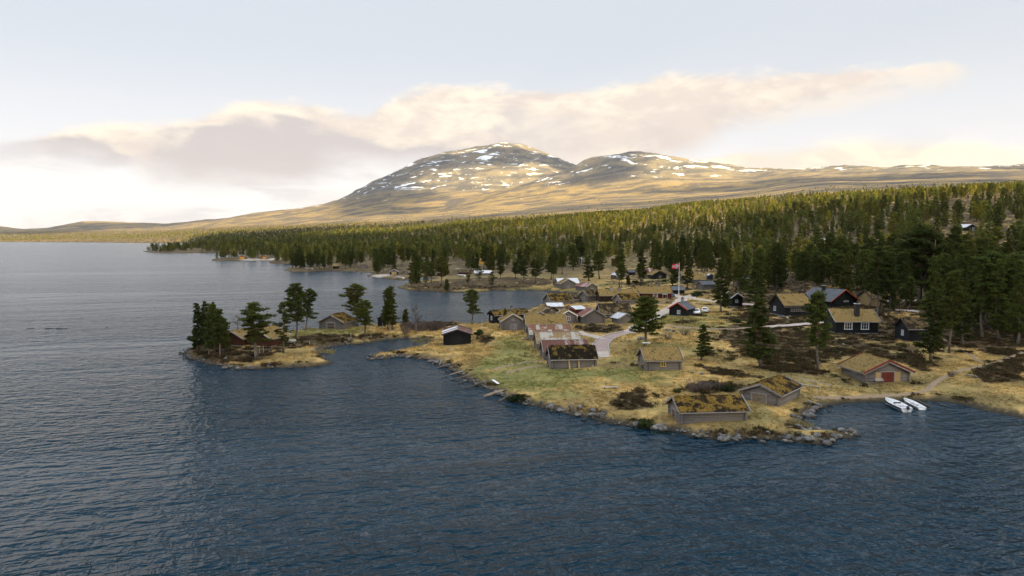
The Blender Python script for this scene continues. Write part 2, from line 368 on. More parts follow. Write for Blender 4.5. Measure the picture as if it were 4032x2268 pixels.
SHORE = [(430, 40), (70.41, 84.94), (65.47, 89.57), (65.12, 91.67), (63.46, 93.87), (63.18, 96.78), (61.38, 99.23), (58.37, 99.86), (52.94, 99.23), (48.15, 98.6), (44.18, 97.23), (40.57, 93.87), (37.37, 89.7), (35.16, 85.76), (34.95, 84.02), (37.82, 84.02), (40.71, 83.13), (40.8, 81.82), (36.54, 80.13), (35.12, 77.92), (32.91, 79.01), (30.31, 80.55), (27.13, 80.55), (24.16, 79.82), (20.9, 81.39), (19.18, 84.02), (15.19, 85.76), (12.45, 87.07), (10.28, 89.7), (8.39, 91.14), (5.95, 93.87), (2.84, 96.78), (0.11, 99.7), (-2.22, 104.17), (-4.5, 109.24), (-6.21, 112.36), (-8.17, 117.17), (-10.27, 122.64), (-12.92, 128.38), (-15.69, 133.54), (-19.16, 137.01), (-22.41, 137.91), (-24.96, 134.97), (-27.91, 135.84), (-27.87, 139.12), (-26.06, 140.98), (-23.48, 144.52), (-20.71, 148.24), (-19.55, 152.53), (-18.47, 157.45), (-20.73, 161.87), (-24.71, 163.96), (-28.07, 161.87), (-30.2, 158.63), (-31.5, 156.29), (-33.65, 154.01), (-36.26, 154.01), (-38.22, 151.43), (-39.5, 148.24), (-38.4, 141.93), (-35.81, 134.97), (-32.79, 131.05), (-35.17, 127.6), (-39.1, 126.33), (-43.05, 125.32), (-47.02, 124.58), (-51.91, 126.33), (-56.57, 130.51), (-61.54, 134.97), (-66.03, 140.98), (-66.22, 142.11), (-68.22, 150.91), (-70.11, 163.02), (-70.54, 171.25), (-69.71, 176.18), (-65.45, 179.28), (-60.47, 179.81), (-54.27, 174.17), (-52.52, 178.24), (-48.89, 179.28), (-42.47, 183.59), (-35.99, 186.96), (-29.68, 190.45), (-21.88, 192.85), (-14.45, 191.64), (-9.92, 189.27), (-7.74, 194.07), (-5.56, 203.76), (-2.0, 214.46), (4.4, 227.17), (9.11, 244.35), (11.17, 251.35), (17.28, 262.07), (25.74, 277.44), (29.13, 296.77), (23.51, 306.73), (14.66, 317.36), (3.88, 318.94), (-8.82, 315.8), (-12.87, 309.69), (-19.35, 305.26), (-27.9, 306.73), (-35.22, 311.2), (-44.32, 317.36), (-52.17, 330.46), (-54.93, 341.01), (-54.55, 349.59), (-53.74, 372.74), (-51.69, 384.3), (-48.77, 394.08), (-43.97, 401.74), (-47.97, 424.47), (-54.46, 430.16), (-58.6, 424.47), (-59.62, 400.63), (-59.51, 393.27), (-73.95, 413.54), (-83.99, 430.16), (-89.79, 438.98), (-91.16, 454.5), (-92.31, 481.76), (-109.31, 500.51), (-129.24, 516.6), (-143.7, 504.44), (-149.65, 496.65), (-165.61, 516.6), (-174.27, 547.37), (-180.53, 576.81), (-174.4, 598.26), (-163.36, 621.36), (-152.99, 633.59), (-161.36, 673.34), (-180.76, 687.72), (-196.23, 673.34), (-206.6, 652.86), (-221.57, 666.38), (-235.04, 687.72), (-262.24, 769.91), (-268.47, 779.22), (-279.49, 751.94), (-299.63, 751.94), (-321.09, 760.82), (-348.77, 829.36), (-339.12, 851.27), (-329.58, 874.36), (-333.77, 911.44), (-355.61, 980.75), (-406.65, 1079.2), (-452.43, 1136.21), (-501.27, 1177.69), (-552.96, 1177.69), (-600.46, 1199.58), (-650.83, 1270.42), (-699.8, 1350.14), (-727.58, 1440.52), (-724.65, 1543.86), (-881.0, 1967.05), (-1246.12, 2827.96), (-1959.32, 4208.96), (-2331.58, 4502.03), (-2895.45, 5027.06), (-3388.11, 5450.81), (-4088.81, 5690.65), (-4697.27, 5690.65), (-5711.36, 5690.65), (-12000, 5700), (-12000, 13000), (14000, 13000), (14000, 40)]
RIDGES = [(9600, [-0.9343, -0.72, -0.6854, -0.6521, -0.6021, -0.5189, -0.4843, -0.3629, -0.2557, -0.1843], [184.1, 201.3, 160.1, 167.0, 252.7, 239.0, 221.9, 304.1, 64.1, -175.9], 1500, 900), (8000, [-0.5414, -0.4521, -0.3986, -0.3629, -0.2914, -0.2629, -0.245, -0.2271, -0.2021, -0.1664, -0.1307, -0.095, -0.0593, -0.0236, -0.0057, 0.0157, 0.0479, 0.0871, 0.1371, 0.2086, 0.3157], [-171.3, 71.6, 234.4, 288.7, 354.4, 394.4, 434.4, 500.1, 614.4, 771.6, 900.1, 977.3, 1014.4, 1043.0, 1045.9, 1034.4, 951.6, 805.9, 657.3, 428.7, -28.4], 1650, 1500), (5600, [-0.2379, -0.1486, -0.0593, -0.0057, 0.03, 0.0657, 0.0871, 0.1014, 0.1371, 0.155, 0.1729, 0.2086, 0.2443, 0.28, 0.3336, 0.3871, 0.4586, 0.5657, 0.6729, 0.72, 1.0657], [-93.0, 107.0, 297.0, 417.0, 477.0, 537.0, 571.0, 603.0, 657.0, 677.0, 685.0, 673.0, 637.0, 597.0, 563.0, 547.0, 539.0, 547.0, 561.0, 567.0, 571.0], 950, 1100)]

# ---------------------------------------------------------------- land form
def _h(ix, iy, s):
    n = (ix.astype(np.int64) * 374761393 + iy.astype(np.int64) * 668265263 + s * 974711) & 0xFFFFFFFF
    n = ((n ^ (n >> 13)) * 1274126177) & 0xFFFFFFFF
    n = n ^ (n >> 16)
    return (n & 0xFFFF) / 65535.0

def vnoise(x, y, s=0):
    xi = np.floor(x); yi = np.floor(y)
    fx = x - xi; fy = y - yi
    fx = fx * fx * (3 - 2 * fx); fy = fy * fy * (3 - 2 * fy)
    a = _h(xi, yi, s); b = _h(xi + 1, yi, s); c = _h(xi, yi + 1, s); d = _h(xi + 1, yi + 1, s)
    return (a * (1 - fx) + b * fx) * (1 - fy) + (c * (1 - fx) + d * fx) * fy

def fbm(x, y, octaves=4, s=0):
    t = 0.0; a = 0.5; f = 1.0; n = 0.0
    for i in range(octaves):
        t = t + a * vnoise(x * f + 17.3 * i, y * f - 9.1 * i, s + i); n += a
        a *= 0.5; f *= 2.03
    return t / n

def sstep(a, b, v):
    t = np.clip((v - a) / (b - a), 0, 1)
    return t * t * (3 - 2 * t)

def poly_dist(poly, x, y):
    """signed distance to a closed outline, positive inside"""
    P = np.asarray(poly, float); Q = np.roll(P, -1, axis=0)
    best = np.full(x.shape, 1e18); ins = np.zeros(x.shape, bool)
    for (ax, ay), (bx, by) in zip(P, Q):
        dx, dy = bx - ax, by - ay
        t = np.clip(((x - ax) * dx + (y - ay) * dy) / (dx * dx + dy * dy + 1e-12), 0, 1)
        d = (x - ax - t * dx) ** 2 + (y - ay - t * dy) ** 2
        best = np.minimum(best, d)
        if ay != by:
            c = ((ay > y) != (by > y)) & (x < (bx - ax) * (y - ay) / (by - ay) + ax)
            ins ^= c
    d = np.sqrt(best)
    return np.where(ins, d, -d)

def line_dist(pts, x, y):
    best = np.full(x.shape, 1e18)
    for (ax, ay), (bx, by) in zip(pts[:-1], pts[1:]):
        dx, dy = bx - ax, by - ay
        t = np.clip(((x - ax) * dx + (y - ay) * dy) / (dx * dx + dy * dy + 1e-12), 0, 1)
        best = np.minimum(best, (x - ax - t * dx) ** 2 + (y - ay - t * dy) ** 2)
    return np.sqrt(best)

# elevation of the country inland: columns are bearings (x / y), rows distances (m)
HB = np.array([-0.934, -0.72, -0.541, -0.363, -0.184, -0.006, 0.137, 0.28, 0.441, 0.637, 0.72, 1.137])
HD = np.array([60, 150, 250, 420, 620, 900, 1300, 1700, 2300, 3200, 4500, 6000, 8000, 10500.])
HZ = np.array([
 [0, 0, 0, 0, 0, 0, 0, 0, 0, 0, 0, 10, 60, 150],
 [2, 2, 2, 2, 2, 2, 3, 5, 6, 8, 8, 10, 60, 170],
 [2, 2, 2, 2, 2, 2, 3, 5, 8, 10, 14, 45, 120, 200],
 [2, 2, 2, 2, 3, 3, 5, 9, 20, 40, 90, 170, 280, 330],
 [2, 2, 2.5, 3, 5, 5, 10, 22, 45, 85, 170, 330, 400, 400],
 [2.2, 2.5, 3, 4, 5.5, 12, 30, 52, 85, 140, 240, 420, 500, 500],
 [2.4, 3, 3.5, 4.5, 8, 22, 55, 80, 112, 180, 300, 480, 600, 550],
 [2.4, 3.5, 4, 7, 18, 45, 85, 108, 140, 215, 345, 500, 560, 520],
 [2.4, 4, 6, 20, 42, 68, 105, 138, 188, 278, 415, 565, 600, 560],
 [2.4, 3.5, 8, 30, 55, 82, 118, 150, 205, 300, 450, 590, 620, 560],
 [2.4, 3.5, 8, 30, 57, 86, 124, 155, 210, 305, 455, 600, 630, 560],
 [2.4, 3.5, 8, 30, 57, 86, 124, 155, 210, 305, 455, 600, 630, 560]], float)

def ridge(b, D, base, D0, pb, pz, wf, wb):
    zr = np.interp(b, pb, pz, left=-1e4, right=-1e4)
    w = np.where(D < D0, np.exp(-((D - D0) / wf) ** 2), np.exp(-((D - D0) / wb) ** 2))
    return base + np.maximum(zr - base, 0) * w

def country(x, y):
    D = np.maximum(y, 1.0); b = x / D
    ib = np.clip(np.searchsorted(HB, b) - 1, 0, len(HB) - 2)
    tb = np.clip((b - HB[ib]) / (HB[ib + 1] - HB[ib]), 0, 1); tb = tb * tb * (3 - 2 * tb) * 0.5 + tb * 0.5
    id_ = np.clip(np.searchsorted(HD, D) - 1, 0, len(HD) - 2)
    td = np.clip((D - HD[id_]) / (HD[id_ + 1] - HD[id_]), 0, 1)
    z = (HZ[ib, id_] * (1 - td) + HZ[ib, id_ + 1] * td) * (1 - tb) + (HZ[ib + 1, id_] * (1 - td) + HZ[ib + 1, id_ + 1] * td) * tb
    for r in RIDGES:
        z = ridge(b, D, z, *r)
    far = sstep(1500, 5000, D)
    z = z + far * np.clip(z - 60, 0, 600) * (0.20 * (fbm(x / 620., y / 620., 5, 5) - 0.5) + 0.10 * (fbm(x / 210., y / 330., 4, 6) - 0.5))
    z = z + sstep(400, 900, D) * 7 * (fbm(x / 170., y / 170., 3, 9) - 0.5) * sstep(5, 40, z)
    return z

def height(x, y, sd=None):
    x = np.asarray(x, float); y = np.asarray(y, float)
    if sd is None:
        sd = poly_dist(SHORE, x, y)
    s = np.maximum(sd, 0)
    z = np.where(sd < 0, np.maximum(-2.5, sd * 0.55), 0.7 * (1 - np.exp(-s / 1.3)))
    z = z + (np.maximum(country(x, y) - 0.7, 0)) * (1 - np.exp(-s / 38.0))
    z = z + (0.5 * (fbm(x / 11., y / 11., 3, 1) - 0.5) + 1.5 * (fbm(x / 37., y / 37., 3, 2) - 0.5)) * sstep(1.5, 16, s)
    return z

HEATH = [[(48.97, 144.22), (57.17, 140.11), (62.46, 132.02), (73.34, 139.21), (77.35, 139.22), (83.1, 135.48), (85.29, 128.39), (89.38, 123.02), (127.84, 176.68), (128.85, 190.69), (111.66, 178.39), (94.08, 153.6), (86.41, 155.74), (81.93, 155.73), (99.42, 189.33), (124.02, 205.49), (169.99, 235.57), (209.03, 290.3), (147.6, 278.21), (121.89, 242.48), (80.36, 152.7), (66.36, 143.68), (63.96, 150.25), (55.92, 158.14)], [(45.23, 154.6), (52.61, 151.8), (59.5, 139.66), (54.08, 121.57), (47.15, 112.23), (43.61, 116.94), (39.97, 125.48), (41.75, 139.09)], [(40.56, 114.23), (48.98, 110.83), (50.89, 112.43), (48.7, 120.17), (41.67, 118.65)], [(30.73, 119.38), (34.55, 114.84), (37.61, 110.37), (38.42, 108.11), (33.25, 106.56), (30.76, 108.67), (30.08, 115.17)], [(63.71, 129.68), (74.32, 127.03), (72.16, 118.8), (66.9, 113.44), (65.72, 120.37), (61.7, 127.44)], [(76.38, 116.71), (92.14, 126.87), (77.46, 106.37), (72.1, 105.92), (72.19, 109.6)], [(14.09, 167.53), (19.41, 172.1), (25.68, 168.59), (25.55, 160.08), (21.65, 156.81), (16.22, 158.89)], [(13.47, 94.42), (15.43, 100.65), (18.31, 102.55), (19.8, 100.66), (19.49, 92.18), (16.64, 91.15), (14.33, 91.13)], [(25.71, 104.03), (29.5, 105.51), (33.13, 103.71), (33.5, 100.26), (28.53, 98.11), (24.42, 98.72)], [(-7.64, 145.32), (-6.04, 158.32), (-3.6, 151.47), (-4.92, 142.26)], [(-67.18, 146.18), (-69.59, 159.03), (-63.02, 156.98), (-52.79, 144.31), (-47.84, 153.53), (-42.36, 151.7), (-41.63, 147.12), (-45.45, 142.45), (-45.36, 134.48), (-46.92, 128.1), (-52.64, 128.51), (-59.02, 133.55), (-63.47, 138.6)], [(-50.04, 160.67), (-45.43, 164.93), (-39.99, 164.5), (-35.04, 163.51), (-30.54, 164.61), (-27.83, 164.28), (-29.82, 160.65), (-35.58, 155.45), (-39.07, 151.58), (-41.47, 148.46), (-44.99, 149.51)], [(-32.87, 200.7), (-19.89, 200.7), (-14.31, 184.39), (-14.31, 168.71), (-24.22, 170.16), (-27.81, 177.5)], [(-54.27, 339.95), (-48.83, 362.99), (-28.58, 369.95), (-2.13, 371.76), (17.52, 365.58), (19.63, 334.4), (3.92, 321.86), (-13.12, 315.98), (-27.08, 307.45), (-42.7, 317.2)], [(53.29, 320.95), (65.82, 314.96), (72.24, 295.05), (68.15, 282.43), (52.65, 303.87)]]
GREEN = [[(-3.09, 153.54), (1.9, 155.72), (4.18, 138.12), (5.1, 123.99), (3.45, 113.65), (-0.66, 115.13), (-4.94, 118.05), (-5.36, 128.14), (-3.28, 138.04)], [(-0.66, 114.14), (5.67, 117.26), (16.19, 116.87), (23.0, 117.24), (27.3, 110.59), (22.75, 104.24), (14.94, 107.68), (7.02, 105.58), (1.31, 106.44), (-3.38, 108.69)], [(28.51, 89.03), (33.69, 92.66), (32.9, 86.92), (28.79, 84.08), (27.83, 85.86)], [(92.42, 178.32), (97.46, 178.18), (85.79, 155.63), (80.36, 152.7), (81.98, 159.13)], [(39.88, 193.61), (44.8, 196.93), (41.86, 175.57), (36.46, 170.9)], [(61.34, 100.69), (67.69, 104.99), (63.34, 98.1), (60.64, 98.29)], [(66.88, 356.93), (72.09, 351.22), (69.08, 330.67), (62.69, 331.26)]]
ROADS = [('setts', [(16.85, 132.88), (17.31, 139.02), (19.54, 147.21), (22.81, 153.24), (26.06, 156.24)], 1.55), ('gravel', [(16.45, 127.53), (16.85, 132.88)], 1.5), ('gravel', [(14.8, 159.0), (16.25, 153.71), (17.83, 150.7), (19.28, 147.22)], 1.1), ('gravel', [(26.06, 156.24), (32.57, 173.07), (39.9, 190.37), (45.73, 204.31), (51.56, 219.9), (58.28, 241.32), (63.98, 250.16), (60.43, 241.26), (62.12, 232.97), (65.54, 224.62), (68.51, 216.17), (73.78, 211.25)], 1.9), ('gravel', [(58.28, 241.32), (58.26, 260.66), (57.43, 274.6)], 1.4), ('gravel', [(57.06, 158.15), (62.06, 159.33), (68.5, 161.05), (74.21, 164.78)], 1.3), ('trail', [(35.64, 164.25), (39.24, 159.63), (43.86, 155.63), (49.18, 154.79), (57.06, 158.15)], 0.8), ('trail', [(60.54, 102.78), (65.66, 108.59), (70.85, 113.19), (76.0, 116.77), (80.83, 118.97), (86.1, 122.87), (93.0, 128.07)], 0.45), ('trail', [(88.29, 145.77), (84.01, 133.02), (82.21, 125.76), (80.34, 120.17)], 0.35), ('trail', [(42.39, 98.97), (47.47, 99.86), (52.2, 100.62), (57.1, 101.59), (60.54, 102.78)], 0.45), ('trail', [(6.1, 126.28), (2.89, 125.44), (-0.71, 122.3), (-3.28, 119.68)], 0.35), ('trail', [(5.88, 121.64), (1.9, 119.6), (-1.09, 116.19)], 0.35), ('gravel', [(109.38, 208.44), (117.26, 206.54), (126.08, 206.46)], 1.6), ('gravel', [(103.97, 182.95), (100.5, 185.04), (104.62, 181.79)], 1.3), ('gravel', [(-37.51, 474.99), (-27.84, 469.29), (-19.87, 479.43)], 1.2)]

# ---------------------------------------------------------------- scene helpers
COL = scene.collection
def tag(o, label=None, cat=None, group=None, kind=None):
    if label: o['label'] = label
    if cat: o['category'] = cat
    if group: o['group'] = group
    if kind: o['kind'] = kind
    return o
def link(o, parent=None):
    COL.objects.link(o)
    if parent is not None: o.parent = parent
    return o
def empty(name, loc, rz=0.0):
    o = bpy.data.objects.new(name, None); o.location = loc; o.rotation_euler = (0, 0, rz)
    o.empty_display_size = .3
    return link(o)
def np_mesh(name, V, F, mat=None, smooth=False):
    """mesh from arrays; F is (n,3) or (n,4)"""
    V = np.asarray(V, np.float32); F = np.asarray(F, np.int32)
    me = bpy.data.meshes.new(name)
    me.vertices.add(len(V)); me.vertices.foreach_set('co', V.ravel())
    n, k = F.shape
    me.loops.add(n * k); me.loops.foreach_set('vertex_index', F.ravel())
    me.polygons.add(n)
    me.polygons.foreach_set('loop_start', np.arange(0, n * k, k, dtype=np.int32))
    if smooth: me.polygons.foreach_set('use_smooth', np.ones(n, bool))
    me.update(calc_edges=True)
    if mat: me.materials.append(MATS[mat])
    return me

# ---------------------------------------------------------------- ground and mountains
NB, NDp = 900, 640
bb = np.concatenate([np.linspace(-0.80, 0.78, NB - 40), np.linspace(0.79, 1.25, 40)])
yy = np.exp(np.linspace(math.log(58), math.log(11500), NDp))
Y = np.repeat(yy[:, None], NB, 1); X = Y * bb[None, :]
S_arr = np.array(SHORE)
def shore_dist(x, y):
    """signed distance to the shoreline, in slabs so that each only meets the outline near it"""
    out = np.empty(x.shape); P = S_arr; Q = np.roll(P, -1, axis=0)
    flatx, flaty = x.ravel(), y.ravel(); o = np.empty(flatx.shape)
    order = np.argsort(flaty); n = len(order)
    edges = [0] + list(np.searchsorted(flaty[order], [130, 200, 320, 600, 1100, 1800, 3500])) + [n]
    for i0, i1 in zip(edges[:-1], edges[1:]):
        if i0 == i1: continue
        idx = order[i0:i1]; px = flatx[idx]; py = flaty[idx]; y0, y1 = py.min(), py.max()
        pad = max(40, .3 * y1)
        best = np.full(px.shape, 400.0 ** 2); ins = np.zeros(px.shape, bool)
        for (ax, ay), (bx, by) in zip(P, Q):
            if max(ay, by) >= y0 - pad and min(ay, by) <= y1 + pad:
                dx, dy = bx - ax, by - ay
                t = np.clip(((px - ax) * dx + (py - ay) * dy) / (dx * dx + dy * dy + 1e-12), 0, 1)
                best = np.minimum(best, (px - ax - t * dx) ** 2 + (py - ay - t * dy) ** 2)
            if ay != by and max(ay, by) >= y0 and min(ay, by) <= y1:
                ins ^= ((ay > py) != (by > py)) & (px < (bx - ax) * (py - ay) / (by - ay) + ax)
        dd = np.sqrt(best); o[idx] = np.where(ins, dd, -dd)
    return o.reshape(x.shape)
SD = shore_dist(X, Y)
SD = SD + 1.3 * (fbm(X / 3.1, Y / 3.1, 3, 31) - .5) * np.clip(Y / 150., .5, 4)
Z = height(X, Y, SD)

def zone(polys, x, y, feather):
    w = np.zeros(x.shape)
    for p in polys:
        pa = np.array(p); m = 8 + feather
        k = (x > pa[:, 0].min() - m) & (x < pa[:, 0].max() + m) & (y > pa[:, 1].min() - m) & (y < pa[:, 1].max() + m)
        if k.any():
            w[k] = np.maximum(w[k], sstep(-feather, feather, poly_dist(p, x[k], y[k])))
    return w

def lerp(a, b, t): return a * (1 - t[..., None]) + b * t[..., None]
def ground_colour(x, y, z, sd):
    """albedo of the ground itself: straw, fresh grass, heather, shore, fell heath; plus the share that is heather"""
    A = lambda *c: np.array(c)[None, None, :] if x.ndim == 2 else np.array(c)[None, :]
    n1 = fbm(x / 6., y / 6., 4, 40); n2 = fbm(x / 1.7, y / 1.7, 3, 41); n3 = fbm(x / 23., y / 23., 4, 42)
    b = x / np.maximum(y, 1.0)
    c = lerp(A(.47, .315, .112), A(.275, .190, .066), sstep(.32, .68, n2))
    c = lerp(c, A(.19, .135, .052), sstep(.42, .64, n1 * .6 + n3 * .4) * .75)
    g = np.clip(zone(GREEN, x, y, 2.5) * 1.0 + .8 * sstep(.44, .66, n3), 0, 1) * sstep(.25, .5, n1 * .6 + n2 * .4)
    c = lerp(c, lerp(A(.13, .145, .042), A(.22, .20, .065), sstep(.3, .7, n2)), g * .85)
    c = lerp(c, A(.205, .160, .064), .75 * sstep(.24, .36, b) * sstep(.3, .6, n1))
    hz = zone(HEATH, x, y, 1.8)
    hz = np.maximum(hz, .86 * sstep(.24, .34, b) * sstep(108, 140, y)); hz = np.maximum(hz, .66 * sstep(.08, .18, b) * sstep(180, 260, y))
    n6 = fbm(x / .8, y / .8, 2, 47)
    h = sstep(.40, .62, hz * .88 + (n1 - .5) * 1.0 + (n2 - .5) * .8 + (n6 - .5) * .5)
    h = np.maximum(h, .85 * sstep(.58, .68, n1) * sstep(.46, .58, n3) * (x > 15))
    edge = sstep(3.5, .8, sd) * sstep(.35, .6, n2)                      # low scrub along the water
    h = np.maximum(h, edge * .8)
    c = lerp(c, lerp(A(.045, .031, .017), A(.13, .088, .040), sstep(.3, .75, n2 * .5 + n6 * .5)), h)
    D = y
    woods = sstep(300, 460, D) * (1 - hz)
    c = lerp(c, lerp(A(.060, .044, .026), A(.15, .11, .06), sstep(.4, .68, n1)), woods * .9)
    fell = sstep(95, 135, z + 30 * (fbm(x / 300., y / 300., 3, 44) - .5))
    n5 = fbm(x / 130., y / 55., 5, 45)
    c = lerp(c, lerp(A(.100, .088, .078), A(.245, .178, .088), sstep(.38, .62, n5)), fell)
    rock = sstep(300, 480, z + 120 * (n5 - .5))
    c = lerp(c, lerp(A(.094, .094, .098), A(.170, .150, .122), sstep(.4, .6, n5)), rock * .8)
    c = lerp(c, A(.055, .045, .03), sstep(1.5, .5, sd + 1.6 * (n2 - .5)) * (y < 420))   # peaty bank
    c = lerp(c, A(.03, .027, .022), sstep(.45, -.1, sd))                # wet edge
    return np.clip(c, .004, .8), h

COLR, HEA = ground_colour(X, Y, Z, SD)
# bright beach sand at a few places on the far shore
for (px, py, pr) in [(-262., 778., 18.), (-80., 433., 9.), (-13., 178., 4.5), (-283., 770., 12.)]:
    w = sstep(pr, pr * .5, np.hypot(X - px, (Y - py) * .6)) * sstep(-.5, .8, SD)
    COLR = lerp(COLR, np.array([.42, .36, .29])[None, None, :], w)
SNOW = sstep(130, 330, Z) * .60 + sstep(300, 520, Z) * .22
SNOW = SNOW * (1 - .55 * sstep(.06, .2, X / Y) * (Y < 4400)) * (Y > 1700)

def sheet(name, i0, i1, keep_water=-4.0):
    V = np.stack([X[i0:i1], Y[i0:i1], Z[i0:i1]], -1).reshape(-1, 3)
    n = i1 - i0
    idx = np.arange(n * NB).reshape(n, NB)
    F = np.stack([idx[:-1, :-1], idx[:-1, 1:], idx[1:, 1:], idx[1:, :-1]], -1).reshape(-1, 4)
    dry = (SD[i0:i1].ravel() > keep_water * np.clip(Y[i0:i1].ravel() / 150, 1, 10))
    F = F[dry[F].any(1)]
    used = np.unique(F); remap = np.full(len(V), -1); remap[used] = np.arange(len(used))
    me = np_mesh(name, V[used], remap[F], 'ground', True)
    ca = me.color_attributes.new('Col', 'FLOAT_COLOR', 'POINT')
    cc = np.concatenate([COLR[i0:i1].reshape(-1, 3)[used], np.ones((len(used), 1))], 1).astype(np.float32)
    ca.data.foreach_set('color', cc.ravel())
    sa = me.attributes.new('snow', 'FLOAT', 'POINT')
    sa.data.foreach_set('value', SNOW[i0:i1].reshape(-1)[used].astype(np.float32))
    return link(bpy.data.objects.new(name, me))
kfar = int(np.searchsorted(yy, 1900))
tag(sheet('ground', 0, kfar + 1), 'shore land of straw grass, heather and forest floor', 'ground', kind='structure')
tag(sheet('mountains', kfar, NDp), 'broad rounded mountains with snow patches beyond the forest', 'mountain', kind='structure')
lake_me = np_mesh('lake', [(-12000, -1300, 0), (14400, -1300, 0), (14400, 11800, 0), (-12000, 11800, 0)], [(0, 1, 2, 3)], 'lake_water')
tag(link(bpy.data.objects.new('lake', lake_me)), 'dark blue wind-rippled lake', 'lake', kind='structure')

_gx = {}
def ground_z(x, y):
    x = np.atleast_1d(np.asarray(x, float)); y = np.atleast_1d(np.asarray(y, float))
    sd = shore_dist(x, y) + 1.3 * (fbm(x / 3.1, y / 3.1, 3, 31) - .5) * np.clip(y / 150., .5, 4)
    return height(x, y, sd), sd
def gz(x, y): return float(ground_z(x, y)[0][0])

# ---------------------------------------------------------------- cloud deck that shades the near shore
def shade_field(x, y):
    D = np.maximum(y, 1.0); b = x / np.maximum(D, 300.)
    n = fbm(x / 700., y / 380., 4, 71) - .5; n2 = fbm(x / 1500., y / 420., 4, 73)
    box = lambda v, a0, a1, c0, c1: sstep(a0, a1, v) * sstep(c1, c0, v)
    dl = np.interp(b, [-.1, -.02, .05, .2, .4, .7, 1.2], [1800, 1300, 980, 790, 690, 620, 600])
    lit = sstep(-.12, .12, (D - dl) / dl + n * .55) * sstep(-.10, -.02, b) * sstep(2000, 1650, D + 500 * n)          # forest on the slope
    lit = np.maximum(lit, box(D + 900 * n, 3300, 3900, 7000, 8200) * sstep(-.20, -.27, b))                            # woods at the far end of the lake
    lit = np.maximum(lit, box(D, 1700, 1900, 4300, 4700) * sstep(.44, .50, n2) * sstep(-.33, -.26, b))                # strips of fell
    lit = np.maximum(lit, box(b + .12 * n, -.150, -.125, .09, .12) * box(D + 900 * n, 4500, 4900, 6400, 6800))        # face of the great mountain
    lit = np.maximum(lit, box(b + .10 * n, .165, .20, .8, .9) * box(D + 700 * n, 4200, 4700, 6300, 7000))             # crown of the lower mountain
    side = sstep(-.84 * np.maximum(D, 0) - 700, -.84 * np.maximum(D, 0) - 300, x) * sstep(.90 * np.maximum(D, 0) + 900, .90 * np.maximum(D, 0) + 400, x)
    return (1 - lit) * sstep(-500, -150, y) * side
cg_x = np.arange(-7000, 7001, 70.); cg_y = np.arange(-700, 9500, 70.)
CX, CY = np.meshgrid(cg_x, cg_y)
ALT = 5000.0; run = 1 / math.tan(SUN_EL); ux, uy = math.sin(SUN_AZ), math.cos(SUN_AZ)
# follow the sun's ray from the cloud height down to the land it would shade
zg = np.zeros(CX.shape)
for _ in range(3):
    gx0 = CX + ux * zg * run; gy0 = CY + uy * zg * run
    zg = np.maximum(country(gx0, gy0), 0)
sh = shade_field(CX + ux * zg * run, CY + uy * zg * run)
for _ in range(3):                              # no lone scraps of cloud
    sh[1:-1, 1:-1] = (sh[1:-1, 1:-1] * 2 + sh[:-2, 1:-1] + sh[2:, 1:-1] + sh[1:-1, :-2] + sh[1:-1, 2:]) / 6
seen = np.zeros(sh.shape, bool)
for i0, j0 in zip(*np.nonzero(sh > .5)):
    if seen[i0, j0]: continue
    stack = [(i0, j0)]; part = []; seen[i0, j0] = True
    while stack:
        i, j = stack.pop(); part.append((i, j))
        for a, c in ((i + 1, j), (i - 1, j), (i, j + 1), (i, j - 1)):
            if 0 <= a < sh.shape[0] and 0 <= c < sh.shape[1] and not seen[a, c] and sh[a, c] > .5: seen[a, c] = True; stack.append((a, c))
    if len(part) < 60:
        for i, j in part: sh[i, j] = .4
body = np.clip(sh - .5, 0, 1) * (.8 + .6 * fbm(CX / 300., CY / 300., 3, 77))
top_z = ALT + 5 + 70 * np.sqrt(np.clip(body, 0, 1)); bot_z = ALT + 5 - 30 * np.sqrt(np.clip(body, 0, 1))
cell = (body[:-1, :-1] > 0) | (body[1:, :-1] > 0) | (body[:-1, 1:] > 0) | (body[1:, 1:] > 0)
idx = np.arange(CX.size).reshape(CX.shape)
q = np.stack([idx[:-1, :-1], idx[:-1, 1:], idx[1:, 1:], idx[1:, :-1]], -1)[cell]
ox, oy = ux * ALT * run, uy * ALT * run
V = np.concatenate([np.stack([CX + ox, CY + oy, top_z], -1).reshape(-1, 3), np.stack([CX + ox, CY + oy, bot_z - 4], -1).reshape(-1, 3)])
Fc = np.concatenate([q, q[:, ::-1] + CX.size])
tag(link(bpy.data.objects.new('clouds', np_mesh('clouds', V, Fc, 'cloud_vapour', True))), 'broken deck of grey-white clouds behind the viewpoint', 'clouds', kind='stuff')

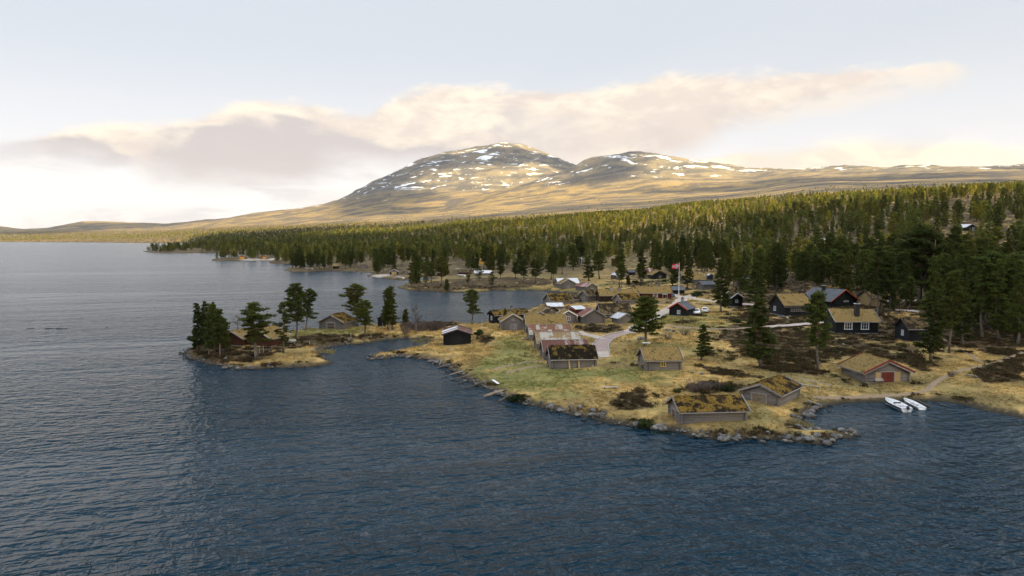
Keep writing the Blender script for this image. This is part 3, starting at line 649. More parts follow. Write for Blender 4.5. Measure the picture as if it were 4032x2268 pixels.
HOUSES = [
    ('boathouse', 'low log boathouse with golden mossy turf roof beside the rocky point', None, 24.26, 87.34, 0.56, 0.087, 8.0, 4.37, 1.64, 0.25, 'sod_gold', 'log', 'grey', 1, 0, 0.45, [('d', 'L', 0, 1.6, 1.3, 'log')]),
    ('boathouse', 'log boathouse with a weathered double door in its front gable by the small cove', None, 35.91, 97.4, 0.87, 0.873, 7.71, 4.89, 1.51, 0.2, 'sod_gold', 'log', 'grey', 1, 0, 0.45, [('d', 'L', -0.1, 1.9, 1.35, 'weathered')]),
    ('cabin', 'small turf-roofed log cabin with a yellow window and firewood in its open porch', None, 24.13, 115.34, 1.91, 0.07, 5.51, 4.59, 1.8, 0.3, 'sod_straw', 'log', 'grey', 1, 0, 0.45, [('w', 'F', -0.02, 0.62, 0.75, 0.7, 'yellow'), ('post', 'F', -0.82), ('wood', 'L')]),
    ('boathouse', 'turf-roofed log boathouse with red double doors and red bargeboards', None, 56.93, 110.41, 1.2, 1.676, 6.02, 7.05, 1.65, 0.22, 'sod_straw', 'log', 'red', 1, 0, 0.6, [('d', 'L', 0, 2.1, 1.55, 'red'), ('shutter', 'L', -0.42, 0.95, 1.5, 'plankyellow'), ('shutter', 'L', 0.46, 0.95, 1.5, 'plankyellow'), ('bench', 'L', -0.45), ('w', 'B', 0.2, 0.75, 1.2, 0.25, 'bars')]),
    ('cottage', 'black cottage with two white windows and a black chimney on its turf roof', None, 72.87, 152.3, 3.19, -0.052, 8.49, 6.5, 2.61, 0.3, 'sod_straw', 'black', 'grey', 0, 0, 0.45, [('w', 'F', -0.53, 0.6, 1.5, 1.35, 'white'), ('w', 'F', 0.48, 0.6, 1.5, 1.35, 'white'), ('c', 0.1, -0.62, 0.95, 2.6, 'blackpipe')]),
    ('cottage', 'black turf-roofed cottage half hidden by a tall pine trunk at the wood edge', None, 80.97, 141.2, 2.85, -0.035, 5.82, 5.14, 2.65, 0.3, 'sod_brown', 'black', 'dark', 0, 0, 0.45, [('w', 'L', 0.2, 0.6, 0.75, 1.0, 'white'), ('w', 'F', 0.1, 0.62, 0.9, 0.35, 'white')]),
    ('cottage', 'black cottage with a ladder along its wall under a broad turf roof', None, 70.83, 180.18, 3.92, 0.122, 7.03, 7.78, 2.48, 0.32, 'sod_straw', 'black', 'dark', 0, 0, 0.45, [('w', 'L', -0.3, 0.6, 1.0, 1.1, 'white'), ('ladder', 'F'), ('c', 0.35, 0.5, 0.9, 1.1, 'brickred'), ('eavesheet', 'F')]),
    ('cottage', 'black cottage with dark slate roof and bright orange-red bargeboards', None, 90.54, 202.5, 4.22, 1.955, 10.5, 9.43, 1.91, 0.3, 'slate', 'black', 'orange', 0, 0, 0.7, [('w', 'L', 0.2, 0.8, 1.6, 0.35, 'bars'), ('c', 0.2, 0.2, 0.8, 1.2, 'blackpipe')]),
    ('annexe', 'small black annexe with an orange-red gable beside the slate cottage', None, 89.24, 215.78, 4.39, 1.71, 4, 2.0, 1.39, 0.3, 'slate', 'black', 'orange', 0, 0, 0.45, [('w', 'L', 0, 0.55, 0.7, 0.8, 'white')]),
    ('shed', 'small black shed with white bargeboards and one white window under the pines', None, 65.93, 211.5, 3.2, 1.78, 4.5, 3.45, 2.61, 0.33, 'sod_brown', 'black', 'white', 0, 0, 0.45, [('w', 'L', -0.1, 0.6, 0.75, 0.75, 'white')]),
    ('cottage', 'black cottage with slate roof, red-trimmed eaves and a blue-paned window', None, 44.78, 186.4, 3.08, 0.908, 4.84, 4.72, 1.96, 0.3, 'slate', 'black', 'orange', 0, 0, 0.45, [('w', 'L', 0.12, 0.52, 0.75, 0.9, 'white'), ('c', 0.3, 0.1, 0.75, 1.0, 'stone')]),
    ('farmhouse', 'long dark turf-roofed house with two pale chimneys and red window frames', None, 35.12, 236.82, 2.29, 0.105, 12.78, 5.3, 2.25, 0.3, 'sod_straw', 'brown', 'dark', 0, 0, 0.45, [('w', 'L', 0, 0.6, 0.8, 1.2, 'redwin'), ('w', 'F', -0.2, 0.6, 1.2, 0.8, 'redwin'), ('w', 'F', 0.2, 0.6, 1.2, 0.8, 'redwin'), ('w', 'F', 0.85, 0.6, 0.7, 1.1, 'white'), ('c', -0.35, -0.3, 0.8, 1.3, 'stone'), ('c', 0.1, -0.3, 0.8, 1.3, 'stone')]),
    ('farmhouse', 'dark red house with turf roof, white window and little porch near the flagpole', None, 48.45, 244.08, 2.63, 0.035, 11.31, 5.5, 2.18, 0.32, 'sod_straw', 'red', 'red', 0, 0, 0.45, [('w', 'F', 0.05, 0.62, 1.5, 1.15, 'white'), ('d', 'F', 0.62, 0.9, 1.6, 'brown'), ('porch', 'F', 0.58), ('c', 0.25, 0.1, 0.9, 1.1, 'stone'), ('c', -0.3, -0.1, 0.25, 0.9, 'blackpipe')]),
    ('carport', 'dark open shed with slate roof behind the red house', None, 61.08, 263.85, 2.95, 0.035, 4.31, 6, 0.98, 0.18, 'slate', 'black', 'dark', 0, 0, 0.45, []),
    ('storehouse', 'low grey storehouse with a turf roof in front of the long dark house', None, 35.67, 220.26, 2.75, 0.419, 6.69, 4.35, 1.73, 0.33, 'sod_gold', 'log', 'grey', 0, 0, 0.45, [('d', 'L', 0, 1.0, 1.2, 'brown')]),
    ('barn', 'turf-roofed log barn behind the two small tin and rust roofed storehouses', None, 26.75, 186.67, 2.28, 0.087, 7.64, 5.96, 1.56, 0.34, 'sod_brown', 'log', 'grey', 0, 0, 0.45, []),
    ('storehouse', 'small log storehouse with a plain grey tin roof beside the wide pine', None, 27.17, 173.82, 2.52, 1.99, 2.98, 3.85, 1.46, 0.25, 'tin', 'log', 'grey', 0, 0, 0.45, []),
    ('storehouse', 'pale log storehouse with a red rusted roof above the dark heather patch', None, 19.61, 175.19, 2.44, 1.745, 4.82, 5.06, 1.91, 0.3, 'rust', 'log', 'grey', 0, 0, 0.45, []),
    ('storehouse', 'little turf-roofed log hut with white bargeboards and a red framed window', None, 13.71, 177.35, 2.25, 1.641, 5, 3.8, 1.91, 0.27, 'sod_straw', 'log', 'palewhite', 0, 0, 0.45, [('w', 'L', 0, 0.66, 0.95, 0.9, 'redwhite'), ('c', 0.6, -0.4, 0.25, 1.3, 'grey')]),
    ('storehouse', 'log storehouse gable with pale bargeboards peeping out behind a smaller gable', None, 8.97, 197.54, 1.68, 1.815, 5, 2.19, 1.66, 0.3, 'sod_straw', 'log', 'pale', 0, 0, 0.45, []),
    ('storehouse', 'small dark log gable squeezed between turf roofs', None, 10.28, 197.15, 1.77, 1.99, 4, 2.9, 1.08, 0.3, 'sod_brown', 'log', 'dark', 0, 0, 0.45, []),
    ('shed', 'shed with a white tin roof just behind the small log gables', None, 12.9, 217.4, 1.33, 0.14, 4.35, 4, 1.06, 0.2, 'tinwhite', 'log', 'grey', 0, 0, 0.45, []),
    ('shed', 'dark red shed with a wide white tin roof behind the rusty storehouse', None, 17.91, 200.58, 2.13, 0.489, 3.16, 5.3, 1.17, 0.12, 'tinwhite', 'red', 'red', 0, 0, 0.45, []),
    ('barn', 'long turf-roofed log barn running along the inlet shore', None, 15.39, 237.0, 1.18, 0.349, 7.46, 6.29, 1.61, 0.3, 'sod_gold', 'log', 'grey', 0, 0, 0.45, []),
    ('barn', 'mossy turf barn end nearest the grey shed at the inlet', None, 20.27, 241.77, 1.43, 0.384, 3.85, 4.5, 1.3, 0.3, 'sod_brown', 'log', 'grey', 0, 0, 0.45, []),
    ('shed', 'narrow grey shed with a steep gable beside the long dark house', None, 26.24, 241.52, 1.84, 0.663, 5, 4.1, 2.23, 0.36, 'sod_brown', 'log', 'grey', 0, 0, 0.45, [('d', 'L', 0, 1.3, 1.6, 'grey')]),
    ('shed', 'back shed with white tin roof, tallest of three huts at the inlet head', None, 25.06, 326.87, 1.27, 0.209, 9.46, 7.78, 1.97, 0.25, 'tinwhite', 'log', 'grey', 0, 0, 0.45, []),
    ('storehouse', 'turf-roofed log gable in the middle of three huts at the inlet head', None, 24.5, 318.99, 1.01, 1.815, 5, 6.91, 2.18, 0.27, 'sod_straw', 'log', 'pale', 0, 0, 0.45, [('d', 'L', 0, 1.1, 1.1, 'grey')]),
    ('storehouse', 'log hut with rust-striped tin roof, last of three huts at the inlet head', None, 32.28, 306.99, 1.01, 2.094, 7.49, 5.56, 1.85, 0.25, 'rust', 'log', 'pale', 0, 0, 0.45, [('d', 'L', 0, 1.2, 1.0, 'grey')]),
    ('cottage', 'black turf-roofed cottage with a white window standing by the shore pine', None, -0.94, 185.36, 1.22, 0.489, 9.54, 3.18, 2.33, 0.26, 'sod_gold', 'black', 'brown', 0, 0, 0.45, [('w', 'L', 0, 0.62, 0.6, 1.0, 'white'), ('c', 0.2, 0, 0.7, 0.8, 'stone')]),
    ('storehouse', 'log storehouse with a boarded door and a young spruce on its turf roof', None, -0.08, 167.81, 1.83, 1.676, 5.5, 4.94, 2.11, 0.3, 'sod_straw', 'log', 'pale', 0, 0, 0.45, [('d', 'L', 0.08, 1.7, 1.5, 'grey'), ('w', 'L', 0, 1.15, 0.5, 0.5, 'hatch')]),
    ('storehouse', 'turf-roofed log gable with a tan plank panel behind the barn row', None, 6.5, 178.42, 1.87, 1.71, 6, 4.59, 1.81, 0.27, 'sod_straw', 'log', 'pale', 0, 0, 0.45, [('d', 'L', 0, 1.1, 1.6, 'plankyellow')]),
    ('barn', 'turf-roofed barn at the far end of the row of five barns', 'five barns standing in a row on the meadow', 7.4, 159.54, 1.96, 0.122, 8.43, 4.3, 2.2, 0.4, 'sod_straw', 'log', 'grey', 0, 0, 0.45, []),
    ('barn', 'barn with white and rust patched sheet roof, fourth from the front of the row', 'five barns standing in a row on the meadow', 7.73, 149.12, 1.92, 0.122, 8.11, 4.2, 1.63, 0.35, 'rustwhite', 'log', 'grey', 0, 11, 0.45, [('steps', 'L')]),
    ('barn', 'barn with pale lichen-stained sheet roof in the middle of the row', 'five barns standing in a row on the meadow', 8.73, 137.56, 1.65, 0.122, 7.8, 4.2, 1.75, 0.38, 'rustpale', 'log', 'grey', 0, 10, 0.45, []),
    ('barn', 'barn with red rusted sheet roof, second from the front of the row', 'five barns standing in a row on the meadow', 9.55, 128.99, 1.29, 0.122, 7.69, 4.2, 1.82, 0.36, 'rustred', 'log', 'grey', 0, 10, 0.45, []),
    ('barn', 'front barn of the row with dark mossy turf roof and two leaning planks', 'five barns standing in a row on the meadow', 10.19, 121.06, 1.19, 0.105, 7.39, 4.4, 1.8, 0.36, 'sod_dark', 'log', 'grey', 1, 0, 0.45, [('plank', 'F', -0.22), ('plank', 'F', 0.22), ('vents', 'F')]),
    ('boathouse', 'black boathouse with a white and rust tin roof at the head of the pond', None, -11.62, 150.09, 0.99, 1.641, 7.5, 5.45, 2.38, 0.16, 'tinrust', 'black', 'dark', 0, 0, 0.45, [('d', 'L', 0, 1.6, 1.6, 'black'), ('pipe', 'L')]),
    ('boathouse', 'grey log boathouse with black-hinged double doors and turf roof on the isthmus', None, -43.76, 177.11, 0.92, 1.361, 6.5, 6.15, 1.71, 0.25, 'sod_gold', 'log', 'grey', 0, 0, 0.45, [('d', 'L', -0.02, 2.0, 1.5, 'hinged')]),
    ('cottage', 'red-brown turf-roofed cottage behind the pines of the island', None, -52.12, 149.56, 0.84, 1.257, 6, 6.68, 1.65, 0.27, 'sod_straw', 'redbrown', 'pale', 0, 0, 0.45, [('w', 'L', -0.35, 0.75, 0.9, 0.85, 'white')]),
    ('cottage_wing', 'low dark wing of the red-brown island cottage', None, -57.88, 149.68, 0.86, 1.292, 4.5, 5.15, 1.52, 0.25, 'sod_straw', 'redbrown', 'pale', 0, 0, 0.45, []),
    ('outhouse', 'tiny dark outhouse hidden among the isthmus pines', None, -32.46, 176.48, 1.31, 1.71, 1.8, 1.7, 2.16, 0.25, 'slate', 'black', 'dark', 0, 0, 0.45, []),
    ('boathouse', 'boathouse with orange sunlight coloured into its front on the outermost low spit', None, -291.93, 772.15, 1.89, 1.658, 7, 6.67, 2.35, 0.22, 'sod_straw', 'log', 'grey', 0, 0, 0.45, [('d', 'L', 0, 5.5, 3.4, 'orange')]),
    ('boathouse', 'boathouse with orange sunlight coloured into its front, second from the tip of the low spit', None, -273.83, 788.69, 1.53, 1.658, 7, 6.53, 2.4, 0.22, 'sod_straw', 'log', 'grey', 0, 0, 0.45, [('d', 'L', 0.2, 4.2, 3.2, 'orange')]),
    ('boathouse', 'brown turf-roofed boathouse on the wooded spit by the back bay', None, -130.53, 527.52, 1.2, 0.209, 3.9, 7, 2.14, 0.22, 'sod_straw', 'brown', 'grey', 0, 0, 0.45, []),
    ('boathouse', 'grey boathouse under the trees beside a bare birch', None, -109.64, 524.4, 1.23, 1.658, 6, 5.12, 1.99, 0.25, 'sod_brown', 'log', 'grey', 0, 0, 0.45, []),
    ('boathouse', 'boathouse with tan double doors and white ridge on the sandy point', None, -73.06, 440.63, 1.21, 1.71, 8, 4.9, 1.89, 0.25, 'tinrust', 'brown', 'grey', 0, 0, 0.45, [('d', 'L', 0, 2.8, 2.0, 'plankyellow')]),
    ('boathouse', 'low turf-roofed hut beside the tan-doored boathouse', None, -66.59, 441.15, 1.41, 1.745, 6, 3.32, 1.79, 0.2, 'sod_straw', 'log', 'grey', 0, 0, 0.45, []),
    ('cottage', 'yellow timber cottage with turf roof in a forest clearing', None, -25.92, 539.82, 4.09, 0.698, 8, 8, 3.1, 0.25, 'sod_straw', 'yellow', 'dark', 0, 0, 0.45, [('d', 'L', -0.1, 1.5, 2.0, 'brown')]),
    ('cottage', 'dark red cottage with grey roof and white window behind young pines', None, -6.81, 631.38, 5.57, 0.052, 12.84, 7, 3.45, 0.25, 'slate', 'redbrown', 'dark', 0, 0, 0.45, [('w', 'F', -0.85, 0.5, 1.1, 2.0, 'white'), ('w', 'F', 0.7, 0.55, 1.2, 1.0, 'white')]),
    ('cottage', 'dark turf-roofed cottage at the forest edge above the heather plain', None, 11.24, 608.91, 5.73, 0.105, 7.07, 7, 3.69, 0.3, 'sod_straw', 'redbrown', 'dark', 0, 0, 0.45, [('w', 'F', 0.5, 0.6, 1.2, 1.0, 'white'), ('c', 0.3, 0, 0.8, 1.0, 'stone')]),
    ('cottage', 'black cottage with white framed gable and its own flagpole on a knoll', None, 47.4, 520.05, 5.16, 1.71, 9, 6.44, 3.3, 0.22, 'sod_straw', 'black', 'white', 0, 0, 0.45, [('w', 'L', -0.55, 0.5, 0.6, 2.2, 'white'), ('d', 'L', 0.35, 1.6, 2.2, 'redbrown')]),
    ('shed', 'grey shed with a long white tin roof on the heather plain', None, -16.61, 405.38, 2.17, 0.07, 9.22, 5, 1.84, 0.25, 'tinwhite', 'log', 'grey', 0, 0, 0.45, []),
    ('shed', 'brown hut beside the white-roofed shed on the heather plain', None, -28.8, 434.16, 1.49, 0.14, 7.58, 5, 1.71, 0.25, 'sod_brown', 'redbrown', 'dark', 0, 0, 0.45, []),
    ('cottage', 'dark red cottage with a white window among the tall forest pines', None, 28.14, 699.36, 8.44, 1.658, 6, 5.13, 3.61, 0.25, 'slate', 'redbrown', 'dark', 0, 0, 0.45, [('w', 'L', 0.2, 0.6, 1.0, 1.3, 'white')]),
    ('cottage', 'dark cottage with one white window deep in the forest', None, 44.22, 715.63, 10.05, 1.658, 6, 3.51, 3.69, 0.25, 'slate', 'redbrown', 'dark', 0, 0, 0.45, [('w', 'L', 0, 0.6, 1.2, 1.6, 'white')]),
    ('cottage', 'dark two-storey hut with pale roof edges behind the meadow huts', None, 68.86, 473.19, 5.15, 1.745, 6, 3.51, 5.37, 0.4, 'sod_straw', 'redbrown', 'white', 0, 0, 0.45, []),
    ('shed', 'grey plank shed with white tin roof and small white windows on the slope', None, 53.18, 351.24, 3.33, 2.025, 7.34, 4.75, 2.18, 0.22, 'tinwhite', 'logw', 'pale', 0, 0, 0.45, [('w', 'L', 0, 0.65, 1.2, 1.1, 'white'), ('w', 'B', 0.45, 0.7, 0.7, 0.8, 'white'), ('d', 'B', -0.1, 0.9, 1.7, 'brown'), ('c', 0.5, 0.3, 0.7, 1.2, 'brickred')]),
    ('cottage', 'dark cottage with red eave and steep little porch gable', None, 62.63, 376.38, 3.99, 0.524, 4.02, 2.95, 1.88, 0.36, 'slate', 'black', 'red', 0, 0, 0.45, []),
    ('storehouse', 'storehouse with a pale rusted tin roof and a yellow window', None, 69.38, 362.64, 3.98, 0.07, 3.22, 6, 2.26, 0.35, 'rust', 'logw', 'pale', 0, 0, 0.45, [('w', 'F', -0.8, 0.8, 1.2, 1.4, 'yellow')]),
    ('cottage', 'dark log cottage with a rounded turf roof beside the pine behind the red house', None, 70.74, 346.7, 3.74, 1.71, 8, 6.28, 2.15, 0.26, 'sod_straw', 'black', 'dark', 0, 0, 0.45, [('w', 'L', 0.05, 0.55, 0.9, 1.0, 'pale')]),
    ('barn', 'back barn of two turf-roofed barns behind the flagpole', None, 82.15, 329.45, 4.2, 0.052, 7.52, 5, 1.78, 0.35, 'sod_straw', 'log', 'grey', 0, 0, 0.45, []),
    ('barn', 'front barn of two turf-roofed barns behind the flagpole', None, 81.12, 317.62, 3.61, 0.052, 8.46, 5, 1.64, 0.35, 'sod_straw', 'log', 'grey', 0, 0, 0.45, []),
    ('barn', 'log barn with dark slate roof in front of the two turf barns', None, 76.04, 278.5, 3.55, 0.349, 5.08, 4.35, 1.96, 0.26, 'slate', 'log', 'grey', 0, 0, 0.45, []),
    ('outhouse', 'narrow dark blue outhouse with a white gable under the pines', None, 91.1, 326.87, 4.68, 1.676, 2.5, 1.7, 1.91, 0.3, 'tinwhite', 'bluedark', 'grey', 0, 0, 0.45, []),
    ('cottage', 'black cottage with snow-white roof edge high in the right-hand forest', None, 257.5, 404.49, 27.71, 1.71, 8, 7.04, 2.06, 0.25, 'tinwhite', 'black', 'grey', 0, 0, 0.45, [('w', 'L', 0.3, 0.5, 1.1, 1.6, 'white')]),
    ('cottage', 'tan log cottage glimpsed between trunks behind the red-gabled cottage', None, 101.07, 199.21, 4.42, 0.087, 3.7, 6, 2.54, 0.25, 'sod_brown', 'plankyellow', 'dark', 0, 0, 0.45, [('d', 'F', 0.6, 0.8, 1.8, 'brown')]),
    ('cottage', 'black windowless cottage in the deep shade of the tall wood', None, 101.13, 159.83, 3.28, 0.105, 3.14, 6, 2.9, 0.25, 'sod_brown', 'black', 'dark', 0, 0, 0.45, []),
    ('shed', 'blue-grey shed glimpsed behind the pines near the gravel road', None, 89.36, 275.92, 4.53, 0.087, 4.92, 4, 2.97, 0.25, 'slate', 'logw', 'dark', 0, 0, 0.45, []),
    ('cottage', 'turf-roofed hut in the sunlit treetops of the distant forest', None, 39.02, 1324.5, 35.9, 0.087, 8, 6, 2.82, 0.3, 'sod_straw', 'yellow', 'pale', 0, 0, 0.45, [('c', 0.4, 0, 1, 1.4, 'white')]),
]

# ---------------------------------------------------------------- shape helpers
class MB:
    """collects faces; build() links them as one mesh object"""
    def __init__(s): s.v = []; s.f = []; s.m = []; s.mats = []
    def mi(s, mat):
        if mat not in s.mats: s.mats.append(mat)
        return s.mats.index(mat)
    def add(s, V, F, mat):
        o = len(s.v); k = s.mi(mat)
        s.v.extend([tuple(p) for p in V])
        for f in F: s.f.append(tuple(i + o for i in f)); s.m.append(k)
        return s
    def box(s, c, d, mat, M=None):
        x, y, z = d[0] / 2, d[1] / 2, d[2] / 2
        P = [Vector((sx * x, sy * y, sz * z)) for sz in (-1, 1) for sy in (-1, 1) for sx in (-1, 1)]
        if M is not None: P = [M @ p for p in P]
        P = [p + Vector(c) for p in P]
        return s.add(P, [(0, 2, 3, 1), (4, 5, 7, 6), (0, 1, 5, 4), (2, 6, 7, 3), (0, 4, 6, 2), (1, 3, 7, 5)], mat)
    def bar(s, a, b, w, h, mat, up=Vector((0, 0, 1))):
        """a board of width w (sideways) and thickness h (along up) from a to b"""
        a, b = Vector(a), Vector(b); d = (b - a); L = d.length; d.normalize()
        side = d.cross(up)
        if side.length < 1e-4: side = d.cross(Vector((1, 0, 0)))
        side.normalize(); u2 = side.cross(d)
        M = Matrix((d, side, u2)).transposed()
        return s.box((a + b) / 2, (L, w, h), mat, M)
    def tube(s, pts, rad, mat, n=6, caps=True):
        pts = [Vector(p) for p in pts]; rings = []
        V = []
        for i, p in enumerate(pts):
            d = (pts[min(i + 1, len(pts) - 1)] - pts[max(i - 1, 0)]).normalized()
            a = d.cross(Vector((0, 0, 1)))
            if a.length < 1e-3: a = Vector((1, 0, 0))
            a.normalize(); b = d.cross(a)
            r = rad[i] if hasattr(rad, '__len__') else rad
            V += [p + (a * math.cos(t) + b * math.sin(t)) * r for t in [2 * math.pi * k / n for k in range(n)]]
        F = []
        for i in range(len(pts) - 1):
            for k in range(n):
                F.append((i * n + k, i * n + (k + 1) % n, (i + 1) * n + (k + 1) % n, (i + 1) * n + k))
        if caps:
            F.append(tuple(range(n - 1, -1, -1))); F.append(tuple((len(pts) - 1) * n + k for k in range(n)))
        return s.add(V, F, mat)
    def mesh(s, name, smooth=False):
        me = bpy.data.meshes.new(name); me.from_pydata(s.v, [], s.f)
        for m in s.mats: me.materials.append(MATS[m])
        me.polygons.foreach_set('material_index', np.array(s.m, np.int32))
        if smooth: me.polygons.foreach_set('use_smooth', np.ones(len(s.f), bool))
        me.update(); return me
    def build(s, name, parent=None, smooth=False):
        return link(bpy.data.objects.new(name, s.mesh(name, smooth)), parent)

WALL = dict(log='log_grey', logw='log_brown', black='wall_black', brown='wall_brown', redbrown='wall_redbrown', red='wall_red', yellow='wall_yellow', bluedark='wall_blue', plankyellow='wood_tan')
TRIM = dict(grey='board_grey', pale='board_pale', palewhite='paint_white', white='paint_white', dark='board_dark', red='paint_red', orange='paint_orange', brown='wall_brown')

# ---------------------------------------------------------------- roofs
def sod_roof(par, L, W, h, rise, ov, mat, seed):
    """two turf slopes, each a lumpy slab with grass standing on it"""
    rs = np.random.default_rng(seed)
    hx = L / 2 + ov; hy = W / 2 + ov; slope = rise / (W / 2)
    th = .22
    roof = None
    blades = []
    for sg in (-1, 1):
        nx = max(12, min(44, int(hx * 2 / .28))); ny = max(6, min(16, int(hy / .28)))
        u = np.linspace(-hx, hx, nx); t = np.linspace(0, 1, ny)
        UU, TT = np.meshgrid(u, t)
        yv = sg * hy * TT
        zb = h + rise - slope * np.abs(yv) + .05
        lump = .16 * fbm(UU / 1.1 + seed * 7.3, yv / 1.1 + seed, 3, seed) + .30 * np.clip(fbm(UU / 2.3 + seed, yv / 2.3, 3, seed + 9) - .5, 0, 1)
        edge = np.minimum(np.minimum(sstep(0, .5, hx - np.abs(UU)), sstep(0, .5, (1 - TT) * hy)), 1) * .55 + .45
        zt = zb + th * edge + lump * edge
        jx = np.where(np.abs(UU) < hx - .01, 0, 1) * .05 * rs.standard_normal(UU.shape)
        Vt = np.stack([UU + jx, yv, zt], -1).reshape(-1, 3); Vb = np.stack([UU, yv, zb], -1).reshape(-1, 3)
        idx = np.arange(nx * ny).reshape(ny, nx)
        q = np.stack([idx[:-1, :-1], idx[:-1, 1:], idx[1:, 1:], idx[1:, :-1]], -1).reshape(-1, 4)
        if sg > 0: q = q[:, ::-1]
        n0 = nx * ny
        ring = np.concatenate([idx[0, :], idx[1:, -1], idx[-1, -2::-1], idx[-2:0:-1, 0]])
        rq = np.stack([ring, np.roll(ring, -1), np.roll(ring, -1) + n0, ring + n0], -1)
        if sg < 0: rq = rq[:, ::-1]
        Fq = np.concatenate([q[:, ::-1], q + n0, rq])
        me = np_mesh('turf_slope', np.concatenate([Vt, Vb]), Fq, mat, True)
        o = link(bpy.data.objects.new('turf_slope', me), par)
        if sg < 0: roof = o
        m = int(hx * 2 * hy * 16)
        bx = rs.uniform(-hx, hx, m); bt = rs.uniform(0, 1, m)
        iu = np.clip(((bx + hx) / (2 * hx) * (nx - 1)).round().astype(int), 0, nx - 1); it = np.clip((bt * (ny - 1)).round().astype(int), 0, ny - 1)
        bz = zt[it, iu] - .03
        blades.append(np.stack([bx, sg * hy * bt, bz], -1))
    B = np.concatenate(blades); n = len(B)
    a = rs.uniform(0, 2 * math.pi, n); hgt = rs.uniform(.08, .26, n); w = rs.uniform(.03, .07, n)
    dx = np.stack([np.cos(a) * w, np.sin(a) * w, np.zeros(n)], -1)
    tip = B + np.stack([rs.normal(0, .09, n), rs.normal(0, .09, n), hgt], -1)
    V = np.concatenate([B - dx, B + dx, tip])
    F = np.stack([np.arange(n), np.arange(n) + n, np.arange(n) + 2 * n], -1)
    g = link(bpy.data.objects.new('turf_grass', np_mesh('turf_grass', V, F, mat)), roof)
    g['kind'] = 'stuff'
    # eave logs that hold the turf
    for sg in (-1, 1):
        MB().tube([(-hx, sg * (hy + .03), h + rise - slope * hy + .10), (hx, sg * (hy + .03), h + rise - slope * hy + .10)], .075, 'board_grey', 6).build('eave_log', par)

def sheet_roof(par, L, W, h, rise, ov, mat, cols, rows, seed, mats2=None):
    """metal sheets laid in courses, each one its own piece"""
    rs = random.Random(seed)
    hx = L / 2 + ov; hy = W / 2 + ov; slope = rise / (W / 2)
    sl = math.sqrt(1 + slope * slope)
    for sg in (-1, 1):
        for c in range(cols):
            x0 = -hx + 2 * hx * c / cols; x1 = -hx + 2 * hx * (c + 1) / cols
            for r in range(rows):
                t0 = hy * r / rows; t1 = hy * (r + 1) / rows + .06
                lift = .05 + .018 * (rows - r) + .006 * (c % 2) + rs.uniform(0, .02)
                mm = MB()
                z = lambda t: h + rise - slope * t + lift
                a, b = sg * t0, sg * t1
                P = [(x0 - .03, a, z(t0)), (x1 + .03, a, z(t0)), (x1 + .03, b, z(t1)), (x0 - .03, b, z(t1))]
                Q = [(p[0], p[1], p[2] - .014) for p in P]
                f = [(0, 1, 2, 3), (7, 6, 5, 4), (0, 4, 5, 1), (1, 5, 6, 2), (2, 6, 7, 3), (3, 7, 4, 0)]
                if sg > 0: pass
                else: f = [t[::-1] for t in f]
                mt = mat if not mats2 else rs.choice(mats2)
                mm.add(P + Q, f, mt)
                if cols > 3: mm.bar((x1, a, z(t0) + .02), (x1, b, z(t1) + .02), .03, .035, mt)
                mm.build('roof_sheet', par)
    MB().bar((-hx, 0, h + rise + .10), (hx, 0, h + rise + .10), .22, .04, 'board_grey').build('ridge_cap', par)

def slate_roof(par, L, W, h, rise, ov):
    hx = L / 2 + ov; hy = W / 2 + ov; slope = rise / (W / 2)
    for sg in (-1, 1):
        a, b = 0, sg * hy
        P = [(-hx, a, h + rise + .14), (hx, a, h + rise + .14), (hx, b, h + rise - slope * hy + .14), (-hx, b, h + rise - slope * hy + .14)]
        Q = [(p[0], p[1], p[2] - .10) for p in P]
        f = [(0, 1, 2, 3), (7, 6, 5, 4), (0, 4, 5, 1), (1, 5, 6, 2), (2, 6, 7, 3), (3, 7, 4, 0)]
        if sg < 0: f = [t[::-1] for t in f]
        MB().add(P + Q, f, 'slate').build('roof_slope', par)
    MB().tube([(-hx, 0, h + rise + .14), (hx, 0, h + rise + .14)], .07, 'board_dark', 6).build('ridge_cap', par)

# ---------------------------------------------------------------- houses
def face_frame(side, L, W):
    """origin, right and out vectors of a wall as seen from outside"""
    return dict(F=(Vector((0, -W / 2, 0)), Vector((1, 0, 0)), Vector((0, -1, 0)), L), B=(Vector((0, W / 2, 0)), Vector((-1, 0, 0)), Vector((0, 1, 0)), L),
                L=(Vector((-L / 2, 0, 0)), Vector((0, -1, 0)), Vector((-1, 0, 0)), W), R=(Vector((L / 2, 0, 0)), Vector((0, 1, 0)), Vector((1, 0, 0)), W))[side]

def put(mb, O, r, n, c, d, mat):
    """box with sizes along (right, out, up), centred c in the same frame"""
    M = Matrix((r, n, Vector((0, 0, 1)))).transposed()
    mb.box(O + r * c[0] + n * c[1] + Vector((0, 0, c[2])), d, mat, M)

